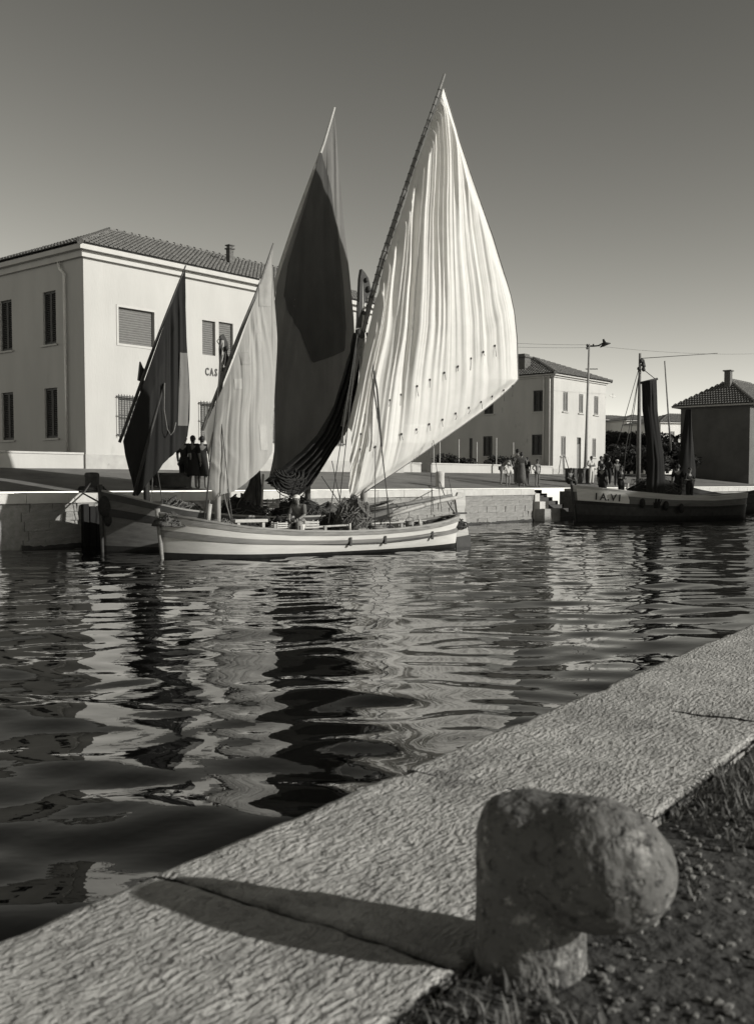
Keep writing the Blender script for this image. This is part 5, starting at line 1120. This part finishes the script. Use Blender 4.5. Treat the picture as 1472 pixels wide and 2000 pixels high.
for i, (px, py, Y_, rx, lb) in enumerate(((1192, 838, 92, 1.7, 'dark tree standing closest to the smaller house'), (1214, 846, 88, 1.8, 'dark tree left of the boat mast'), (1238, 851, 90, 1.7, 'dark tree directly behind the boat mast'), (1262, 846, 94, 1.9, 'dark tree behind the hanging black sail'), (1291, 856, 88, 1.7, 'dark tree right of the hanging black sail'), (1226, 872, 82, 1.9, 'low dark tree in front of the tree row'), (1268, 880, 80, 1.8, 'low dark bushy tree beside the hanging black sail'), (1198, 878, 82, 1.8, 'low dark bushy tree beside the house corner'), (1218, 888, 76, 1.9, 'nearest low tree left of the boat mast'), (1252, 884, 75, 2.0, 'nearest low tree behind the boat mast'), (1302, 876, 76, 2.0, 'nearest low tree between the black sail and the shaded house'))):
    h_ = topz(px, py, Y_); tree('garden_tree', at(px, Y_), h_, rx, h_*.44, 2600, lb, .2, 'leaf', i+1)
pm = at(1318, 84); ph_ = topz(1318, 838, 84)     # palm
palm = empty('palm_tree', pm, 0, 'palm with drooping fronds in front of the shaded house', 'tree', 'trees behind the right boat')
mk('trunk', MB().tube([(0, 0, -.2), (.06, 0, ph_*.4), (0, .05, ph_*.8)], [.24, .19, .17], 10), 'bark', palm, local=True, smooth=True)
for k in range(16):
    t = k*2.4; e = .9-.11*(k % 9); L_ = 1.9; g = MB(); pts = [Vector((math.cos(t)*L_*s_*(.5+.5*math.cos(e*.6)), math.sin(t)*L_*s_*(.5+.5*math.cos(e*.6)), ph_*.8+L_*(e*s_-1.0*s_*s_))) for s_ in np.linspace(0, 1, 9)]
    g.tube(pts, [.03, .008], 5)
    for i in range(1, 9):
        d = (pts[i]-pts[i-1]).normalized(); sd_ = Vector((-math.sin(t), math.cos(t), 0))
        for s_ in (-1, 1):
            for q_ in (0, .5):
                o_ = pts[i-1].lerp(pts[i], q_); ln = .42*(1-.06*i); k0 = len(g.v); tip = o_+sd_*s_*ln*.8+d*ln*.5-Vector((0, 0, ln*.35)); g.v += [tuple(o_-d*.03), tuple(o_+d*.03), tuple(tip)]; g.f.append((k0, k0+1, k0+2))
    mk('frond', g, 'leaf_light', palm, local=True)
# garden shrubs in front of the shaded wall
for i, (px, w_, py, lb) in enumerate(((972, .9, 893, 'round dark shrub in the garden behind the bending child'), (992, .8, 894, 'second dark shrub in the garden near the tall pole'), (905, .8, 893, 'dark shrub in the garden under the first pole'), (872, .8, 886, 'dark shrub in the garden close to the white sail foot'))):
    a_ = px_quay(px, pH2+1.9); c = can(a_, pH2+1.9, gz(pH2+1.9)); t_ = on_plane(px, py, c, Vector((0, 1, 0))).z-c.z
    tree('garden_shrub', c, max(t_, .7), w_, max(t_, .7)*.46, 900, lb, .10, 'leaf', 40+i, .04, group='shrubs in the garden of the smaller house', cat='shrub')

# ------------------------------------------------------------------ crowded far right and loose gear
def on4(px, o, z): q_ = p4(px, 960, o); q_.z = z; return q_
for px, o, z, pyt, fc, ps, lb in ((1176, -.2, .95, 905, 2.4, 'stand', 'dark figure standing on the bow of the lettered boat'), (1212, .3, .9, 908, .8, 'fold', 'dark figure with folded arms on the deck of the lettered boat'), (1322, .2, .85, 905, 3.0, 'stand', 'dark figure on deck right of the hanging black sail'), (1345, -.2, .85, 912, .4, 'fold', 'dark figure nearest the right end of the lettered boat')):
    c = on4(px, o, z); h_ = on_plane(px, pyt, c, Vector((0, 1, 0))).z-c.z; person(c, fc, h_, lb, ps, 'cloth_black', 'cloth_black', group='men on the boats')
B5 = on_z(1290, 1004, 0); boat5 = empty('moored_boat', B5, R(22), 'black moored boat half hidden behind the lettered boat at the right edge', 'boat', 'fishing boats with lug sails')
hull(boat5, 9, [(u, v) for u, v in WL], [(u, v*1.05) for u, v in GW], [(u, z*1.9) for u, z in SH], [(a_, b_, c_, 'hull_dark' if d_ != 'hull_boot' else d_, e_) for a_, b_, c_, d_, e_ in BANDS4], rail_mat='hull_dark', stem_mat='hull_dark')
n5 = Vector((-math.sin(R(22)), math.cos(R(22)), 0)); p5 = lambda x, y, o=0: on_plane(x, y, B5+n5*o, n5)
mk('mast', MB().tube([p5(1338, 985), p5(1341, 800)], [.11, .07], 8), 'spar_dark', boat5, smooth=True)
La, Ra = lin([(1338, 800), (1330, 860), (1322, 920), (1326, 965)], 40), lin([(1346, 800), (1352, 860), (1358, 920), (1352, 965)], 40)
mk('furled_sail', MB().grid([[on_plane(*(La[i]*(1-j/16)+Ra[i]*(j/16)), B5-n5*.3, n5)-n5*(.12*noise.noise(Vector((j*.4, i*.06, 1)))+.3*math.sin(j/16*math.pi)) for j in range(17)] for i in range(40)]), 'sail_black', boat5, smooth=True)
for k, (x0, x1, y_, lb) in enumerate(((3.9, 6.9, -.55, 'long pale oar lying along the deck of the white striped boat'), (4.1, 7.0, .75, 'second oar lying along the far side of the white striped boat'))):
    M_ = MW[boat1.name]; a_ = M_ @ Vector((x0, y_, .72)); c_ = M_ @ Vector((x1, y_+.1, .80)); d_ = (c_-a_).normalized(); b = MB().tube([a_, c_], .028, 8); e_ = c_+d_*.7; sd_ = d_.cross(Vector((0, 0, 1))).normalized()*.08
    b.add([c_-sd_*.3, c_+sd_*.3, e_+sd_, e_-sd_, c_-sd_*.3+Vector((0,0,.02)), c_+sd_*.3+Vector((0,0,.02)), e_+sd_+Vector((0,0,.02)), e_-sd_+Vector((0,0,.02))], [(3,2,1,0),(4,5,6,7),(0,1,5,4),(1,2,6,5),(2,3,7,6),(3,0,4,7)])
    mk('oar', b, 'spar_pale' if k == 0 else 'spar', base=a_, label=lb, cat='oar', group='oars on the white boat')
def basket(c, r_, h, label):
    o = empty('wicker_basket', c, 0, label, 'basket', 'baskets on the boats'); b = MB()
    for k in range(8): z = h*k/7; rr_ = r_*(.8+.2*k/7); b.tube([(rr_*math.cos(t)*(1+.02*math.sin(9*t+k*3)), rr_*math.sin(t)*(1+.02*math.sin(9*t+k*3)), z) for t in np.linspace(0, 6.283, 25)], h/13, 5)
    mk('weave', b, 'crate_mid', o, local=True, smooth=True); mk('rim', MB().tube([(r_*1.03*math.cos(t), r_*1.03*math.sin(t), h) for t in np.linspace(0, 6.283, 21)], .018, 6), 'spar', o, local=True, smooth=True)
    mk('bottom', MB().lathe([(r_*.8, 0), (r_*.8, .02)], (0,0,0), 16), 'crate_mid', o, local=True)
basket(on1(455, -.75, .50), .2, .26, 'round wicker basket beside the foremast shrouds')
basket(on1(620, -.85, .42), .2, .24, 'round wicker basket right of the seated man')
basket(on1(735, -.75, .42), .17, .3, 'tall wicker basket beside the main shrouds')
basket(on2(318, -.5, .92), .2, .25, 'wicker basket on the bow of the shaded boat')
